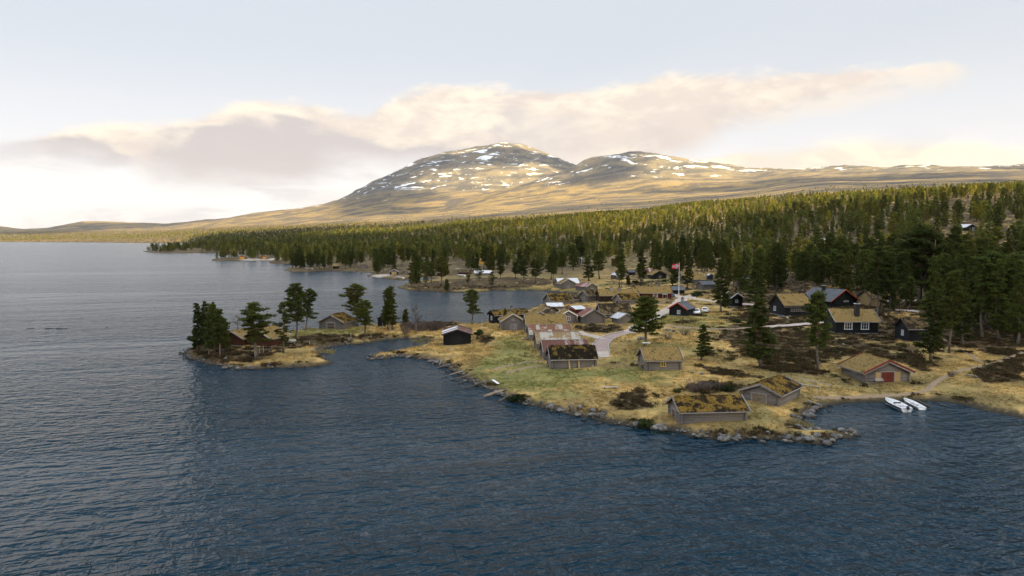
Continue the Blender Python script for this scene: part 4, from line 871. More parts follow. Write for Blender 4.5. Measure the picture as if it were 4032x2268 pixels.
def window(par, O, r, n, s, z, w, h, col):
    style = dict(white=('paint_white', 'pane'), yellow=('paint_yellow', 'pane'), redwin=('paint_red', 'pane'), redwhite=('paint_white', 'door_red'), hatch=('board_grey', 'board_grey'), bars=('board_pale', 'wall_black'), pale=('board_pale', 'pane'))[col]
    f = MB(); fr = .07 + .03 * (w > 1)
    o = .16
    for sx in (-1, 1): put(f, O, r, n, (s + sx * (w / 2), o, z), (fr * 1.3, .08, h + fr), style[0])
    put(f, O, r, n, (s, o, z + h / 2), (w + fr * 1.6, .09, fr * 1.2), style[0]); put(f, O, r, n, (s, o + .02, z - h / 2), (w + fr * 2.4, .13, fr * 1.3), style[0])
    k = 6 if col == 'bars' else (3 if w > 1.2 else 2)
    for i in range(1, k): put(f, O, r, n, (s - w / 2 + w * i / k, o - .012, z), (.06 if i * 2 != k else .075, .05, h), style[0])
    if h > .55 and col != 'hatch': put(f, O, r, n, (s, o - .02, z + .02), (w, .035, .045), style[0])
    win = f.build('window', par)
    p = MB(); put(p, O, r, n, (s, .10, z), (w - .02, .03, h - .02), style[1] if not (col == 'white' and par.get('bluepane')) else 'pane_blue')
    p.build('pane', win)

def door(par, O, r, n, s, w, h, col):
    mt = dict(log='log_brown', weathered='wood_weathered', red='door_red', brown='wall_brown', grey='board_grey', plankyellow='wood_tan', black='wall_black', hinged='log_brown', orange='wood_orange_lit', redbrown='door_red')[col]
    leaves = 2 if w > 1.3 else 1
    for k in range(leaves):
        d = MB(); lw = w / leaves; c = s - w / 2 + lw * (k + .5)
        nb = max(3, int(lw / .2))
        for i in range(nb):
            put(d, O, r, n, (c - lw / 2 + lw * (i + .5) / nb, .15 + .012 * (i % 2), h / 2 + .08), (lw / nb - .012, .05, h), mt)
        leaf = d.build('door', par)
        hd = MB(); put(hd, O, r, n, (c + (lw * .36 if k == 0 else -lw * .36), .20, h * .5), (.05, .06, .16), 'board_dark'); hd.build('handle', leaf)
        if col == 'hinged':
            for zz in (.25, .82):
                hg = MB(); put(hg, O, r, n, (c, .195, h * zz + .08), (lw * .95, .03, .13), 'wall_black'); hg.build('hinge', leaf)
    f = MB(); trim = 'wall_black' if col in ('black',) else ('board_grey' if col != 'orange' else 'wall_brown')
    for sx in (-1, 1): put(f, O, r, n, (s + sx * (w / 2 + .06), .16, h / 2 + .08), (.12, .09, h + .12), trim)
    put(f, O, r, n, (s, .17, h + .12), (w + .36, .10, .13), trim)
    f.build('door_frame', par)

def log_course(mb, a, b, rad, mat, rs):
    """one round log with a slightly uneven axis"""
    a, b = Vector(a), Vector(b); m = (a + b) / 2 + Vector((0, 0, rs.uniform(-.012, .012)))
    rr = rad * rs.uniform(.94, 1.06)
    mb.tube([a, m, b], [rr * 1.02, rr, rr * .97], mat, 8)

def make_house(spec):
    (name, label, grp, x, y, z, yaw, L, W, h, k, roof, wall, barge, single, cols, ov, feats) = spec
    seed = int(abs(x * 7 + y * 13)) % 9973; rs = random.Random(seed)
    h = max(h, 1.45); W = max(W, 1.6); L = max(L, 1.8)
    cat = {'boathouse': 'boathouse', 'cabin': 'cabin', 'cottage': 'cottage', 'farmhouse': 'house', 'cottage_wing': 'cottage', 'annexe': 'cottage', 'outhouse': 'outhouse'}.get(name, name)
    H = empty(name, (x, y, z), yaw); tag(H, label, cat, grp)
    if 'blue-paned' in label: H['bluepane'] = 1
    rise = W * k; wm = WALL[wall]; far = math.hypot(x, y) > 330
    ov = min(ov, W * .16)
    # footing
    ft = MB()
    ft.box((0, 0, -.55), (L + .06, W + .06, 1.3), 'stone_grey'); ft.build('footing', H)
    # walls
    rad = .105 if not far else .16
    nl = max(5, int(round((h - .1) / (rad * 1.8)))); pitch = (h - .1) / nl
    ext = .22 if wall in ('log', 'logw') else .10
    joined = MB()
    def put_log(a, b):
        if single:
            m = MB(); log_course(m, a, b, pitch * .56, wm, rs); m.build('log', H, True)
        else: log_course(joined, a, b, pitch * .56, wm, rs)
    for i in range(nl):
        zz = .1 + pitch * (i + .5)
        for sy in (-1, 1): put_log((-L / 2 - ext - rs.uniform(0, .05), sy * W / 2, zz), (L / 2 + ext + rs.uniform(0, .05), sy * W / 2, zz))
        for sx in (-1, 1): put_log((sx * L / 2, -W / 2 - ext - rs.uniform(0, .05), zz + pitch * .48), (sx * L / 2, W / 2 + ext + rs.uniform(0, .05), zz + pitch * .48))
    ng = max(2, int(rise / pitch))
    for i in range(ng):
        zz = h + pitch * (i + .9); wv = (1 - (zz - h) / rise) * W / 2
        if wv < .15: continue
        for sx in (-1, 1): put_log((sx * L / 2, -wv, zz), (sx * L / 2, wv, zz))
    if not single:
        jo = joined.build('log_wall', H, True); jo['kind'] = 'stuff'
    # dark backing inside the logs so that no light shows through
    core = MB(); hw = W / 2 - .03; hl = L / 2 - .03
    V = [(-hl, -hw, 0), (hl, -hw, 0), (hl, hw, 0), (-hl, hw, 0), (-hl, -hw, h), (hl, -hw, h), (hl, hw, h), (-hl, hw, h), (-hl, 0, h + rise - .03), (hl, 0, h + rise - .03)]
    core.add(V, [(0, 1, 5, 4), (2, 3, 7, 6), (0, 4, 8, 7, 3), (1, 2, 6, 9, 5), (4, 5, 9, 8), (6, 7, 8, 9)], wm); core.build('wall_core', H)
    # roof
    if roof.startswith('sod'): sod_roof(H, L, W, h, rise, ov, roof, seed)
    elif roof == 'slate': slate_roof(H, L, W, h, rise, ov)
    else:
        mt = dict(tin='tin_plain', tinwhite='tin_white', rust='sheet_rust', rustwhite='sheet_rust_white', rustpale='sheet_rust_pale', rustred='sheet_rust_red', tinrust='tin_white')[roof]
        n = cols or max(4, int(L / 1.1))
        sheet_roof(H, L, W, h, rise, ov, mt, n, 2 if cols else 1, seed, ['tin_white', 'sheet_rust_red', 'sheet_rust_red'] if roof == 'tinrust' else None)
    # bargeboards
    bm = TRIM[barge]; hx = L / 2 + ov; hy = W / 2 + ov + .04; sl = rise / (W / 2)
    lift = .30 if roof.startswith('sod') else .12
    for sx in (-1, 1):
        for sy in (-1, 1):
            b = MB(); b.bar((sx * (hx + .03), 0, h + rise + lift - .06), (sx * (hx + .03), sy * hy, h + rise - sl * hy + lift - .06), .07, .26 if not far else .34, bm)
            b.build('bargeboard', H)
            if barge == 'red':
                b = MB(); b.bar((sx * (hx - .03), 0, h + rise + lift - .30), (sx * (hx - .03), sy * (hy - .05), h + rise - sl * hy + lift - .30), .06, .18, 'board_grey'); b.build('under_board', H)
    # features
    for f in feats:
        if f[0] == 'w':
            _, side, s, zf, w, hh, col = f; O, r, n, span = face_frame(side, L, W)
            window(H, O, r, n, s * (span / 2 - w / 2 - .1), zf * h, min(w, span * .6), min(hh, h * .75) if zf < 1 else hh, col)
        elif f[0] == 'd':
            _, side, s, w, hh, col = f[:6]; O, r, n, span = face_frame(side, L, W)
            door(H, O, r, n, s * (span / 2 - w / 2), min(w, span * .85), min(hh, h * .98), col)
        elif f[0] == 'c':
            _, s, o, w, hh, col = f; mt = dict(blackpipe='board_dark', stone='stone_grey', brickred='chimney_brick', grey='board_grey', white='paint_white')[col]
            zr = h + rise * (1 - abs(o)); c = MB(); px = s * L / 2; py = o * W / 2
            c.box((px, py, zr + hh / 2 - .1), (w, w * .8, hh + .6), mt); ch = c.build('chimney', H)
            cp = MB(); cp.box((px, py, zr + hh + .24), (w * 1.22, w * 1.05, .08), 'tin_white' if col == 'blackpipe' and w > .5 else 'board_dark'); cp.build('chimney_cap', ch)
            fl = MB(); fl.box((px, py, zr + hh + .35), (w * .5, w * .4, .18), 'board_dark'); fl.build('flue', ch)
        elif f[0] == 'post':
            O, r, n, span = face_frame(f[1], L, W); m = MB()
            put(m, O, r, n, (f[2] * span / 2, .16, h / 2), (.2, .16, h), 'log_end'); m.build('corner_post', H)
        elif f[0] == 'wood':
            O, r, n, span = face_frame(f[1], L, W)
            for i in range(7):
                for j in range(4):
                    m = MB(); c = O + r * (-.9 + i * .26 + (j % 2) * .13) + Vector((0, 0, .14 + j * .23))
                    m.tube([c + n * .05, c + n * .48], .115, 'log_end' if (i + j) % 3 else 'wood_tan', 7); m.build('firewood', H)
        elif f[0] == 'shutter':
            _, side, s, w, hh, col = f; O, r, n, span = face_frame(side, L, W); m = MB()
            for i in range(5): put(m, O, r, n, (s * span / 2 - w / 2 + w * (i + .5) / 5, .15 + .01 * (i % 2), hh / 2 + .1), (w / 5 - .01, .05, hh), WALL[col])
            m.build('shutter', H)
        elif f[0] == 'bench':
            O, r, n, span = face_frame(f[1], L, W); m = MB(); c = f[2] * span / 2
            put(m, O, r, n, (c, .62, .45), (1.3, .36, .05), 'board_pale'); put(m, O, r, n, (c, .45, .62), (1.3, .05, .2), 'board_pale')
            for sx in (-.5, .5): put(m, O, r, n, (c + sx, .62, .22), (.07, .32, .44), 'board_grey')
            m.build('wall_bench', H)
        elif f[0] == 'ladder':
            O, r, n, span = face_frame(f[1], L, W); m = MB(); zc = h * .60
            for dz in (-.28, .28): put(m, O, r, n, (-.1, .20, zc + dz), (span * .6, .06, .06), 'board_pale')
            for i in range(9): put(m, O, r, n, (-.1 - span * .27 + i * span * .54 / 8, .20, zc), (.05, .05, .56), 'board_pale')
            m.build('ladder', H)
        elif f[0] == 'eavesheet':
            m = MB(); m.bar((-L / 2 - ov, -W / 2 - ov + .1, h - sl * ov + .42), (L / 2 + ov, -W / 2 - ov + .1, h - sl * ov + .42), .5, .05, 'slate'); m.build('eave_sheet', H)
        elif f[0] == 'porch':
            O, r, n, span = face_frame(f[1], L, W); m = MB(); c = f[2] * span / 2
            put(m, O, r, n, (c, .75, h * .82), (1.7, 1.3, .07), 'tin_white'); pr = m.build('porch_roof', H)
            for sx in (-.75, .75):
                q = MB(); put(q, O, r, n, (c + sx, 1.3, h * .4), (.09, .09, h * .8), 'board_pale'); q.build('porch_post', H)
            q = MB(); put(q, O, r, n, (c, 1.3, .45), (1.5, .05, .07), 'board_pale'); q.build('porch_rail', H)
        elif f[0] == 'plank':
            O, r, n, span = face_frame(f[1], L, W); m = MB(); c = f[2] * span / 2
            a = O + r * (c - .04) + n * .19 + Vector((0, 0, h * .86)); b = O + r * (c + .06) + n * .5 + Vector((0, 0, .02))
            m.bar(a, b, .26, .06, 'wood_tan', n); m.build('leaning_plank', H)
        elif f[0] == 'vents':
            O, r, n, span = face_frame(f[1], L, W)
            for i in range(4):
                m = MB(); put(m, O, r, n, (span * (.16 + i * .07), .14, .32), (.07, .05, .5), 'board_grey'); m.build('vent_slat', H)
            m = MB(); put(m, O, r, n, (span * .44, .17, .32), (.34, .07, .55), 'board_pale'); m.build('hatch', H)
        elif f[0] == 'steps':
            O, r, n, span = face_frame(f[1], L, W)
            for i in range(3):
                m = MB(); put(m, O, r, n, (-.3, .5 + i * .35, .35 - i * .17), (1.1, .34, .08), 'board_grey'); m.build('step', H)
        elif f[0] == 'pipe':
            m = MB(); O, r, n, span = face_frame(f[1], L, W); c = O - r * (span / 2 + .12) + n * .2
            m.tube([c + Vector((0, 0, h + .05)) + n * .3, c + Vector((0, 0, h - .25)), c + Vector((0, 0, .1)) + r * .02], .05, 'board_dark', 6); m.build('downpipe', H)
    return H
for spec in HOUSES: make_house(spec)

PINES = [
    (-65.44, 145.61, 0.5, 4.45, 1.58, 'spruce', 0, 'small slim pine at the very tip of the island'),
    (-63.17, 141.52, 0.69, 9.63, 3.35, 'dense', 0, 'dense dark pine on the lake side of the island cluster'),
    (-63.03, 145.12, 0.78, 9.44, 3.72, 'dense', 0, 'tallest dark pine in the middle of the island cluster'),
    (-58.49, 136.14, 0.72, 9.8, 3.36, 'dense', 0.1, 'thick leaning pine with pale forked trunk in the island cluster'),
    (-58.8, 139.32, 0.83, 9.75, 3.02, 'dense', 0, 'dark pine behind the straight pale trunk of the island cluster'),
    (-55.16, 132.96, 0.71, 9.04, 3.01, 'tall', 0, 'pine with straight pale trunk at the front of the island cluster'),
    (-56.52, 139.33, 0.9, 6.59, 2.33, 'dense', 0, 'low bushy pine at the inner side of the island cluster'),
    (-47.34, 130.9, 0.86, 10.52, 6.97, 'wide', 0, 'lone open-crowned pine with thick pale trunk before the island cottage'),
    (-44.71, 137.91, 0.84, 9.86, 2.85, 'sparse', 0, 'slender sparse pine beside the picnic bench'),
    (-48.06, 157.38, 0.87, 12.18, 4.65, 'tall', 0, 'tall straight pine behind the picnic bench'),
    (-51.16, 174.79, 0.69, 10.17, 5.69, 'wide', 0.12, 'pine leaning over the lake with exposed roots'),
    (-33.8, 162.02, 0.86, 8.15, 5.27, 'tall', 0, 'light green pine with pale trunk at the pond edge'),
    (-39.44, 179.81, 0.86, 10.9, 7.8, 'wide', -0.06, 'broad dark pine reaching over the lake beside the isthmus boathouse'),
    (-29.02, 171.4, 1.13, 10.48, 4.56, 'dense', 0, 'dense cone-shaped pine behind the pond'),
    (-29.84, 170.24, 1.1, 10.07, 3.69, 'dense', 0, 'dark pine growing tight against the cone-shaped pine'),
    (-27.62, 183.11, 1.0, 4.06, 2.35, 'spruce', 0, 'young spruce next to the bare hedge on the isthmus'),
    (-10.22, 181.6, 1.09, 9.04, 5.37, 'wide', 0, 'lone shore pine with reddish trunk between black boathouse and black cottage'),
    (26.31, 139.16, 2.4, 9.45, 7.46, 'broad', 0, 'wide-spreading pine with forked lower limbs beside the white table'),
    (32.52, 121.0, 2.21, 6.19, 4.98, 'dense', 0, 'dense pine standing alone on the straw meadow slope'),
    (57.66, 318.15, 2.69, 9.46, 5.07, 'tall', 0, 'pine with thin straight trunk on the slope behind the red house'),
    (68.27, 302.35, 3.01, 8.67, 6.33, 'dense', 0, 'dark pine directly beside the flagpole'),
    (52.43, 319.62, 2.46, 4.55, 3.21, 'spruce', 0, 'young bushy pine in front of the grey plank shed'),
    (41.02, 115.32, 1.99, 11.32, 5.75, 'dense', 0, 'large dark pine between the ladder cottage and the shore meadow'),
    (49.85, 114.84, 1.82, 12.52, 3.74, 'tall', 0, 'pine with tall orange-brown trunk before the white-windowed cottage'),
    (57.06, 193.82, 3.04, 14.4, 5.47, 'dense', 0, 'dark pine beside the gravel road bend'),
    (70.41, 205.13, 3.33, 13.79, 6.67, 'dense', 0, 'pine leaning its crown over the small black shed'),
    (84.33, 266.38, 4.15, 10.69, 5.78, 'tall', 0, 'thin pine behind the small black shed'),
    (94.36, 254.37, 5.0, 10.76, 7.17, 'dense', 0, 'bushy pine behind the ladder cottage'),
    (98.69, 243.17, 4.87, 13.58, 3.96, 'tall', 0, 'left of two pale trunks behind the ladder cottage'),
    (99.85, 242.14, 4.94, 13.79, 4.46, 'tall', 0, 'right of two pale trunks behind the ladder cottage'),
    (109.71, 250.94, 5.79, 11.7, 6.26, 'tall', 0, 'pine growing behind the slate roofed cottage'),
    (113.85, 244.56, 5.7, 10.87, 5.84, 'dense', 0, 'dark pine behind the orange-red gable'),
    (72.35, 121.77, 1.88, 12.45, 4.5, 'dense', 0, 'pine with bare trunk standing before the half hidden black cottage'),
    (79.59, 128.43, 2.34, 14.87, 4.11, 'tall', 0, 'pine with reddish upper trunk beside the footpath fork'),
    (86.54, 135.53, 2.64, 12.77, 4.68, 'dense', 0, 'dark pine next to the reddish-trunked pine at the footpath'),
    (94.76, 142.68, 2.99, 15.91, 5.27, 'tall', 0, 'tall thick-trunked pine in the deep shade by the footpath'),
    (108.3, 152.9, 3.09, 16.11, 5.65, 'tall', 0, 'tall pine near the picture edge in the deep shade'),
    (111.38, 159.83, 3.28, 13.98, 5.12, 'dense', 0, 'dark pine behind the tall edge pine'),
    (114.2, 199.13, 5.0, 21.22, 16.68, 'broad', 0, 'giant double-trunked pine towering over the wood'),
    (104.45, 186.05, 4.56, 8.82, 4.58, 'sparse', 0, 'crooked half-bare pine beside the sandy clearing'),
    (89.84, 173.89, 3.93, 16.71, 4.71, 'tall', 0, 'pine close behind the white-windowed cottage chimney'),
    (93.0, 177.69, 3.95, 15.76, 4.82, 'tall', 0, 'pine beside its twin trunk behind the white-windowed cottage'),
    (110.69, 163.53, 3.44, 16.92, 6.04, 'dense', 0, 'dense pine filling the shaded wood behind the footpath'),
    (104.77, 144.8, 3.15, 15.7, 5.35, 'dense', 0, 'dark pine at the picture edge above the path junction'),
    (-50.39, 384.35, 0.5, 13.77, 7.03, 'tall', 0, 'pine at the water-side end of the heather peninsula'),
    (-40.58, 332.19, 1.09, 11.4, 5.57, 'sparse', 0, 'thin pine on the heather peninsula beside the channel'),
    (-33.18, 331.88, 1.36, 13.66, 7.09, 'tall', 0, 'tallest pine of the heather peninsula'),
    (-40.54, 356.52, 1.39, 10.33, 5.98, 'tall', 0, 'bushy pine among the heather peninsula group'),
    (-28.3, 308.86, 0.59, 5.09, 3.3, 'spruce', 0, 'small dark pine at the waterline of the heather peninsula'),
    (-20.67, 334.63, 1.7, 5.61, 3.57, 'sparse', 0, 'thin little pine on the heather plain beside the hut'),
    (-15.84, 346.56, 2.53, 7.4, 4.23, 'sparse', 0, 'thin pine standing before the white tin roof on the plain'),
    (-9.05, 321.41, 1.06, 7.35, 4.41, 'sparse', 0, 'solitary slim pine in the middle of the heather plain'),
    (-6.01, 360.17, 3.1, 7.41, 4.39, 'tall', 0, 'small round pine on the plain beyond the solitary one'),
    (1.68, 358.26, 2.93, 8.74, 4.92, 'tall', 0, 'slim pine at the back edge of the heather plain'),
    (5.51, 341.05, 2.07, 10.92, 6.24, 'tall', 0, 'bushy pine on the plain, first of two together'),
    (11.17, 338.94, 1.94, 11.63, 6.2, 'tall', 0, 'bushy pine on the plain, second of two together'),
    (19.81, 359.56, 2.75, 11.62, 6.03, 'tall', 0, 'tall pine on the knoll above the inlet'),
    (28.18, 400.73, 3.31, 13.14, 6.72, 'tall', 0, 'pine with straight pale trunk on the knoll'),
    (37.68, 347.11, 2.76, 12.17, 7.94, 'dense', 0, 'dense pine below the black white-gabled cottage'),
    (43.74, 355.43, 3.09, 14.09, 7.05, 'tall', 0, 'tall pine beside the dense one below the black white-gabled cottage'),
    (44.88, 477.83, 4.63, 20.04, 8.74, 'tall', 0, 'very tall pine in front of the black white-gabled cottage'),
    (39.41, 464.91, 4.42, 14.53, 7.8, 'tall', 0, 'pine beside the very tall one on the knoll'),
    (-85.37, 451.53, 1.03, 12.38, 6.91, 'dense', 0, 'big round pine at the sandy point'),
    (-90.38, 472.65, 0.5, 10.25, 6.03, 'dense', 0, 'pine leaning into the big round one at the sandy point'),
    (79.59, 244.4, 3.53, 15.45, 4.54, 'dense', 0, 'tall village pine beside the small black shed'),
    (93.39, 269.25, 4.94, 14.33, 4.23, 'tall', 0, 'tall village pine uphill of the ladder cottage'),
    (102.22, 269.72, 5.87, 13.58, 3.95, 'dense', 0, 'tall village pine behind the ladder cottage chimney'),
    (97.92, 207.1, 4.64, 14.57, 4.29, 'dense', 0, 'tall village pine at the end of the orange gable'),
    (95.79, 189.53, 4.49, 14.69, 4.33, 'tall', 0, 'tall village pine behind the white-windowed cottage roof'),
    (93.7, 175.91, 3.92, 15.08, 4.46, 'dense', 0, 'tall village pine on the grass uphill of the half hidden cottage'),
    (84.31, 142.98, 2.84, 15.93, 4.7, 'dense', 0, 'tall village pine before the half hidden cottage wall'),
    (105.8, 174.49, 3.76, 15.21, 4.49, 'tall', 0, 'tall village pine left of the windowless cottage'),
    (101.05, 160.8, 3.24, 15.62, 4.59, 'dense', 0, 'tall village pine in front of the windowless cottage'),
    (96.14, 147.8, 3.23, 15.62, 4.59, 'dense', 0, 'tall village pine above the fork of the footpath'),
    (107.33, 160.69, 3.25, 15.61, 4.59, 'tall', 0, 'tall village pine in the second row above the footpath fork'),
    (96.68, 140.03, 3.0, 15.8, 4.65, 'dense', 0, 'tall village pine nearest the footpath junction'),
    (96.9, 135.35, 2.93, 15.86, 4.69, 'dense', 0, 'tall village pine at the picture edge over the junction'),
    (116.55, 161.48, 3.44, 15.46, 4.56, 'tall', 0, 'tall village pine at the picture edge in the dark wood'),
    (107.69, 194.5, 4.71, 14.52, 4.31, 'dense', 0, 'tall village pine by the sandy clearing'),
    (71.09, 288.21, 3.15, 15.75, 4.63, 'dense', 0, 'tall village pine behind the gravel fork'),
    (47.92, 315.77, 2.04, 16.58, 4.85, 'tall', 0, 'tall village pine behind the long dark house'),
    (74.09, 321.58, 3.73, 15.28, 4.48, 'dense', 0, 'tall village pine near the two turf barns'),
    (86.47, 282.88, 4.22, 14.85, 4.34, 'dense', 0, 'tall village pine beside the blue-grey shed'),
    (19.63, 334.4, 1.76, 16.84, 4.9, 'tall', 0, 'tall village pine above the three inlet huts'),
]
BIRCHES = [
    (-22.73, 167.02, 0.82, 6.78, 2.8, 'bare pale birch in front of the brown hedge on the isthmus'),
    (-28.94, 167.49, 0.92, 2.84, 0.99, 'thin leaning birch below the cone-shaped pine'),
    (-46.73, 179.1, 0.5, 3.0, 1.24, 'tiny bare birch behind the isthmus boathouse'),
    (-68.08, 175.52, 0.5, 3.63, 3.11, 'bare birch thicket tree behind the island cottage'),
    (-114.87, 518.53, 1.08, 8.6, 3.97, 'bare white birch beside the grey far boathouse'),
    (-126.53, 615.92, 3.25, 9.43, 4.71, 'bare birch in the far shore forest'),
    (105.54, 268.16, 6.22, 3.34, 1.74, 'bare grey birch behind the ladder cottage'),
    (259.85, 369.52, 23.12, 5.87, 3.67, 'bare grey birch high in the right-hand forest'),
]

TIMBERS = [(-20.38, 136.39, 0.0, -18.39, 138.26, 0.53), (-18.09, 134.66, 0.0, -16.4, 136.12, 0.5), (-16.1, 132.2, 0.0, -14.59, 133.68, 0.42), (-14.81, 130.3, 0.0, -11.36, 133.35, 0.82), (-13.27, 128.9, 0.0, -13.08, 131.95, 0.55), (-13.42, 125.76, 0.0, -9.8, 127.19, 0.68), (-12.99, 126.2, 0.0, -9.84, 126.66, 0.64), (-11.68, 122.35, 0.0, -9.9, 123.32, 0.29), (-10.62, 119.12, 0.0, -8.29, 120.18, 0.41), (-10.11, 114.95, 0.0, -5.97, 116.44, 0.59), (-8.47, 112.43, 0.0, -7.43, 113.86, 0.0), (-7.28, 108.37, 0.0, -4.57, 110.85, 0.32), (-4.1, 102.5, 0.0, -0.88, 104.65, 0.52), (-4.26, 103.09, 0.0, -1.28, 104.92, 0.46), (-1.91, 99.66, 0.0, 0.82, 102.85, 0.65), (-4.75, 111.7, 0.41, -2.9, 111.08, 0.67), (34.57, 86.63, 0.41, 36.59, 87.78, 0.0), (32.57, 82.62, 0.77, 34.42, 84.59, 0.29), (32.96, 80.71, 0.55, 33.91, 79.3, 0.33), (32.84, 81.19, 0.63, 33.76, 79.43, 0.35), (57.57, 99.98, 0.11, 57.25, 96.22, 0.0), (59.63, 97.78, 0.0, 59.81, 96.48, 0.0), (-36.78, 155.18, 0.48, -35.76, 153.72, 0.0), (-36.49, 155.23, 0.47, -35.44, 153.99, 0.04), (-38.82, 151.94, 0.34, -37.58, 151.19, 0.0), (-39.12, 151.36, 0.35, -38.21, 150.69, 0.0)]
POSTS = [(-48.07, 133.87, 0.89, 1.72), (-48.16, 136.62, 0.92, 1.55), (-42.53, 148.35, 0.73, 0.88), (-36.38, 159.2, 0.85, 0.86), (-36.16, 156.5, 0.68, 0.39), (-31.72, 158.8, 0.51, 0.94), (-17.55, 141.08, 0.83, 0.7), (-17.4, 147.58, 0.77, 0.8), (-12.58, 139.61, 0.99, 0.76), (-12.07, 137.42, 0.92, 0.75), (-8.15, 142.08, 1.24, 0.63), (-6.61, 161.41, 1.59, 2.23), (-5.57, 157.03, 1.55, 1.86), (-7.49, 174.63, 1.58, 1.72), (-3.08, 112.68, 0.74, 0.49), (-12.13, 138.3, 0.96, 0.6), (-28.89, 167.68, 0.93, 1.49), (-31.54, 172.22, 1.28, 1.44), (48.25, 233.4, 2.89, 0.88), (46.69, 353.61, 3.25, 1.04)]
BOAT_MOTOR = [(52.77, 99.89, 0.32), (52.67, 93.49, 0.0)]
BOAT_ROW = [(55.82, 100.8, 0.5), (55.42, 94.72, 0.0)]
BOATS_FAR = [[(-147.53, 515.44, 1.41), (-144.54, 515.07, 1.29)], [(-66.88, 407.23, 0.68), (-61.61, 403.38, 0.69)], [(-31.66, 411.18, 1.67), (-27.1, 413.45, 1.86)], [(-31.31, 410.59, 1.67), (-26.97, 406.23, 1.82)]]
FLAG = (59.42, 252.61, 3.04)
FLAGTOP = 130.22
FLAG2 = (49.92, 509.29, 5.36)
CARS = [(48.84, 185.66, 3.08), (52.25, 191.63, 3.01), (55.32, 244.1, 3.0), (194.87, 445.01, 22.08)]
TABLE = (25.95, 136.31, 2.3)
BENCH = [(-48.58, 150.92, 0.8), (-45.65, 150.66, 0.83)]
LPLANK = [(-3.04, 110.99, 0.65), (-2.07, 108.17, 0.6)]
PLANK2 = [(13.3, 103.32, 1.1), (15.57, 103.24, 1.15)]
RAILS = [[(43.25, 105.44, 1.25), (46.32, 102.16, 0.91)], [(41.82, 102.53, 1.07), (44.28, 101.02, 0.87)]]
FOOTBRIDGE = [(-20.26, 145.96, 0.58), (-20.61, 153.72, 0.0)]
JUNIPERS = [(16.35, 85.47, 0.11, 1.3), (17.57, 83.47, 0.0, 1.1), (18.41, 83.47, 0.0, 0.9), (30.6, 99.71, 1.48, 1.2), (23.23, 98.91, 1.46, 0.6), (-7.78, 159.02, 1.43, 1.3), (-7.31, 162.7, 1.59, 1.0), (56.54, 324.81, 3.08, 1.6), (61.07, 334.75, 3.46, 1.0), (64.92, 247.25, 3.36, 2.0), (63.15, 244.41, 3.28, 1.4), (69.43, 323.9, 3.55, 1.6), (1.05, 99.43, 0.24, 1.2), (0.04, 100.15, 0.08, 0.9), (-42.97, 189.09, 0.0, 0.7), (53.03, 166.39, 3.4, 1.2), (-9.45, 291.63, 0.0, 0.9), (-63.89, 163.36, 0.85, 1.8), (-64.75, 162.25, 0.83, 1.4)]
BAREBUSH = [(-25.95, 171.96, 1.05, 2.3), (-24.28, 170.97, 1.01, 2.4), (-22.49, 170.28, 1.01, 2.6), (-20.76, 169.94, 1.06, 2.7), (-19.08, 169.99, 1.13, 2.7), (-17.74, 170.08, 1.21, 2.4), (-25.08, 166.06, 0.64, 2.0), (-16.82, 176.41, 1.37, 1.4), (25.72, 99.35, 1.56, 1.9), (27.32, 99.72, 1.54, 1.8), (29.38, 100.29, 1.55, 1.6), (31.73, 143.84, 2.56, 1.5), (36.54, 149.16, 2.69, 1.7), (69.41, 111.18, 1.34, 1.2)]
STONES = [(28.37, 110.85, 2.01, 0.55), (29.64, 109.85, 2.0, 0.75), (31.33, 109.97, 1.98, 0.5), (28.0, 98.99, 1.51, 0.5), (20.05, 98.28, 1.29, 0.35), (26.56, 145.41, 2.4, 1.5), (35.73, 155.82, 2.71, 1.0), (37.72, 164.59, 3.11, 0.5), (34.9, 157.76, 2.73, 1.1), (46.13, 220.81, 3.13, 1.2), (51.49, 229.88, 3.0, 0.8), (50.96, 233.65, 3.06, 0.8), (72.47, 110.14, 1.41, 0.9), (72.26, 111.33, 1.45, 0.6), (59.59, 127.8, 2.52, 0.4), (55.58, 123.25, 2.21, 0.4), (61.54, 96.73, 0.0, 1.0), (59.6, 99.38, 0.0, 1.1), (57.95, 98.57, 0.0, 0.8), (47.29, 97.51, 0.0, 0.4), (51.1, 97.36, 0.0, 0.4), (66.27, 172.6, 3.81, 1.3), (68.04, 173.29, 3.92, 0.9), (65.74, 174.19, 3.82, 0.9), (27.86, 229.41, 2.36, 1.6), (-42.44, 164.39, 0.95, 0.5), (-39.58, 160.03, 0.9, 0.4), (-36.12, 158.76, 0.83, 0.4), (-28.89, 162.41, 0.41, 0.5), (-53.23, 130.8, 0.67, 1.2), (63.64, 135.5, 2.81, 0.6), (59.69, 130.48, 2.66, 0.5)]
LAKEROCKS = [(-124.45, 182.83, 1.5), (-119.98, 182.83, 1.0), (-118.99, 182.83, 1.1), (-117.09, 182.83, 1.2), (-115.18, 182.31, 0.7), (-106.32, 185.5, 0.8), (43.07, 83.8, 0.45), (45.63, 83.57, 0.5), (48.03, 83.8, 0.5), (62.95, 86.59, 0.9), (42.64, 82.47, 0.3), (39.29, 81.39, 0.4), (36.87, 79.01, 0.4), (-14.07, 288.74, 1.8), (-7.76, 284.89, 1.6), (-12.27, 295.41, 2.5)]

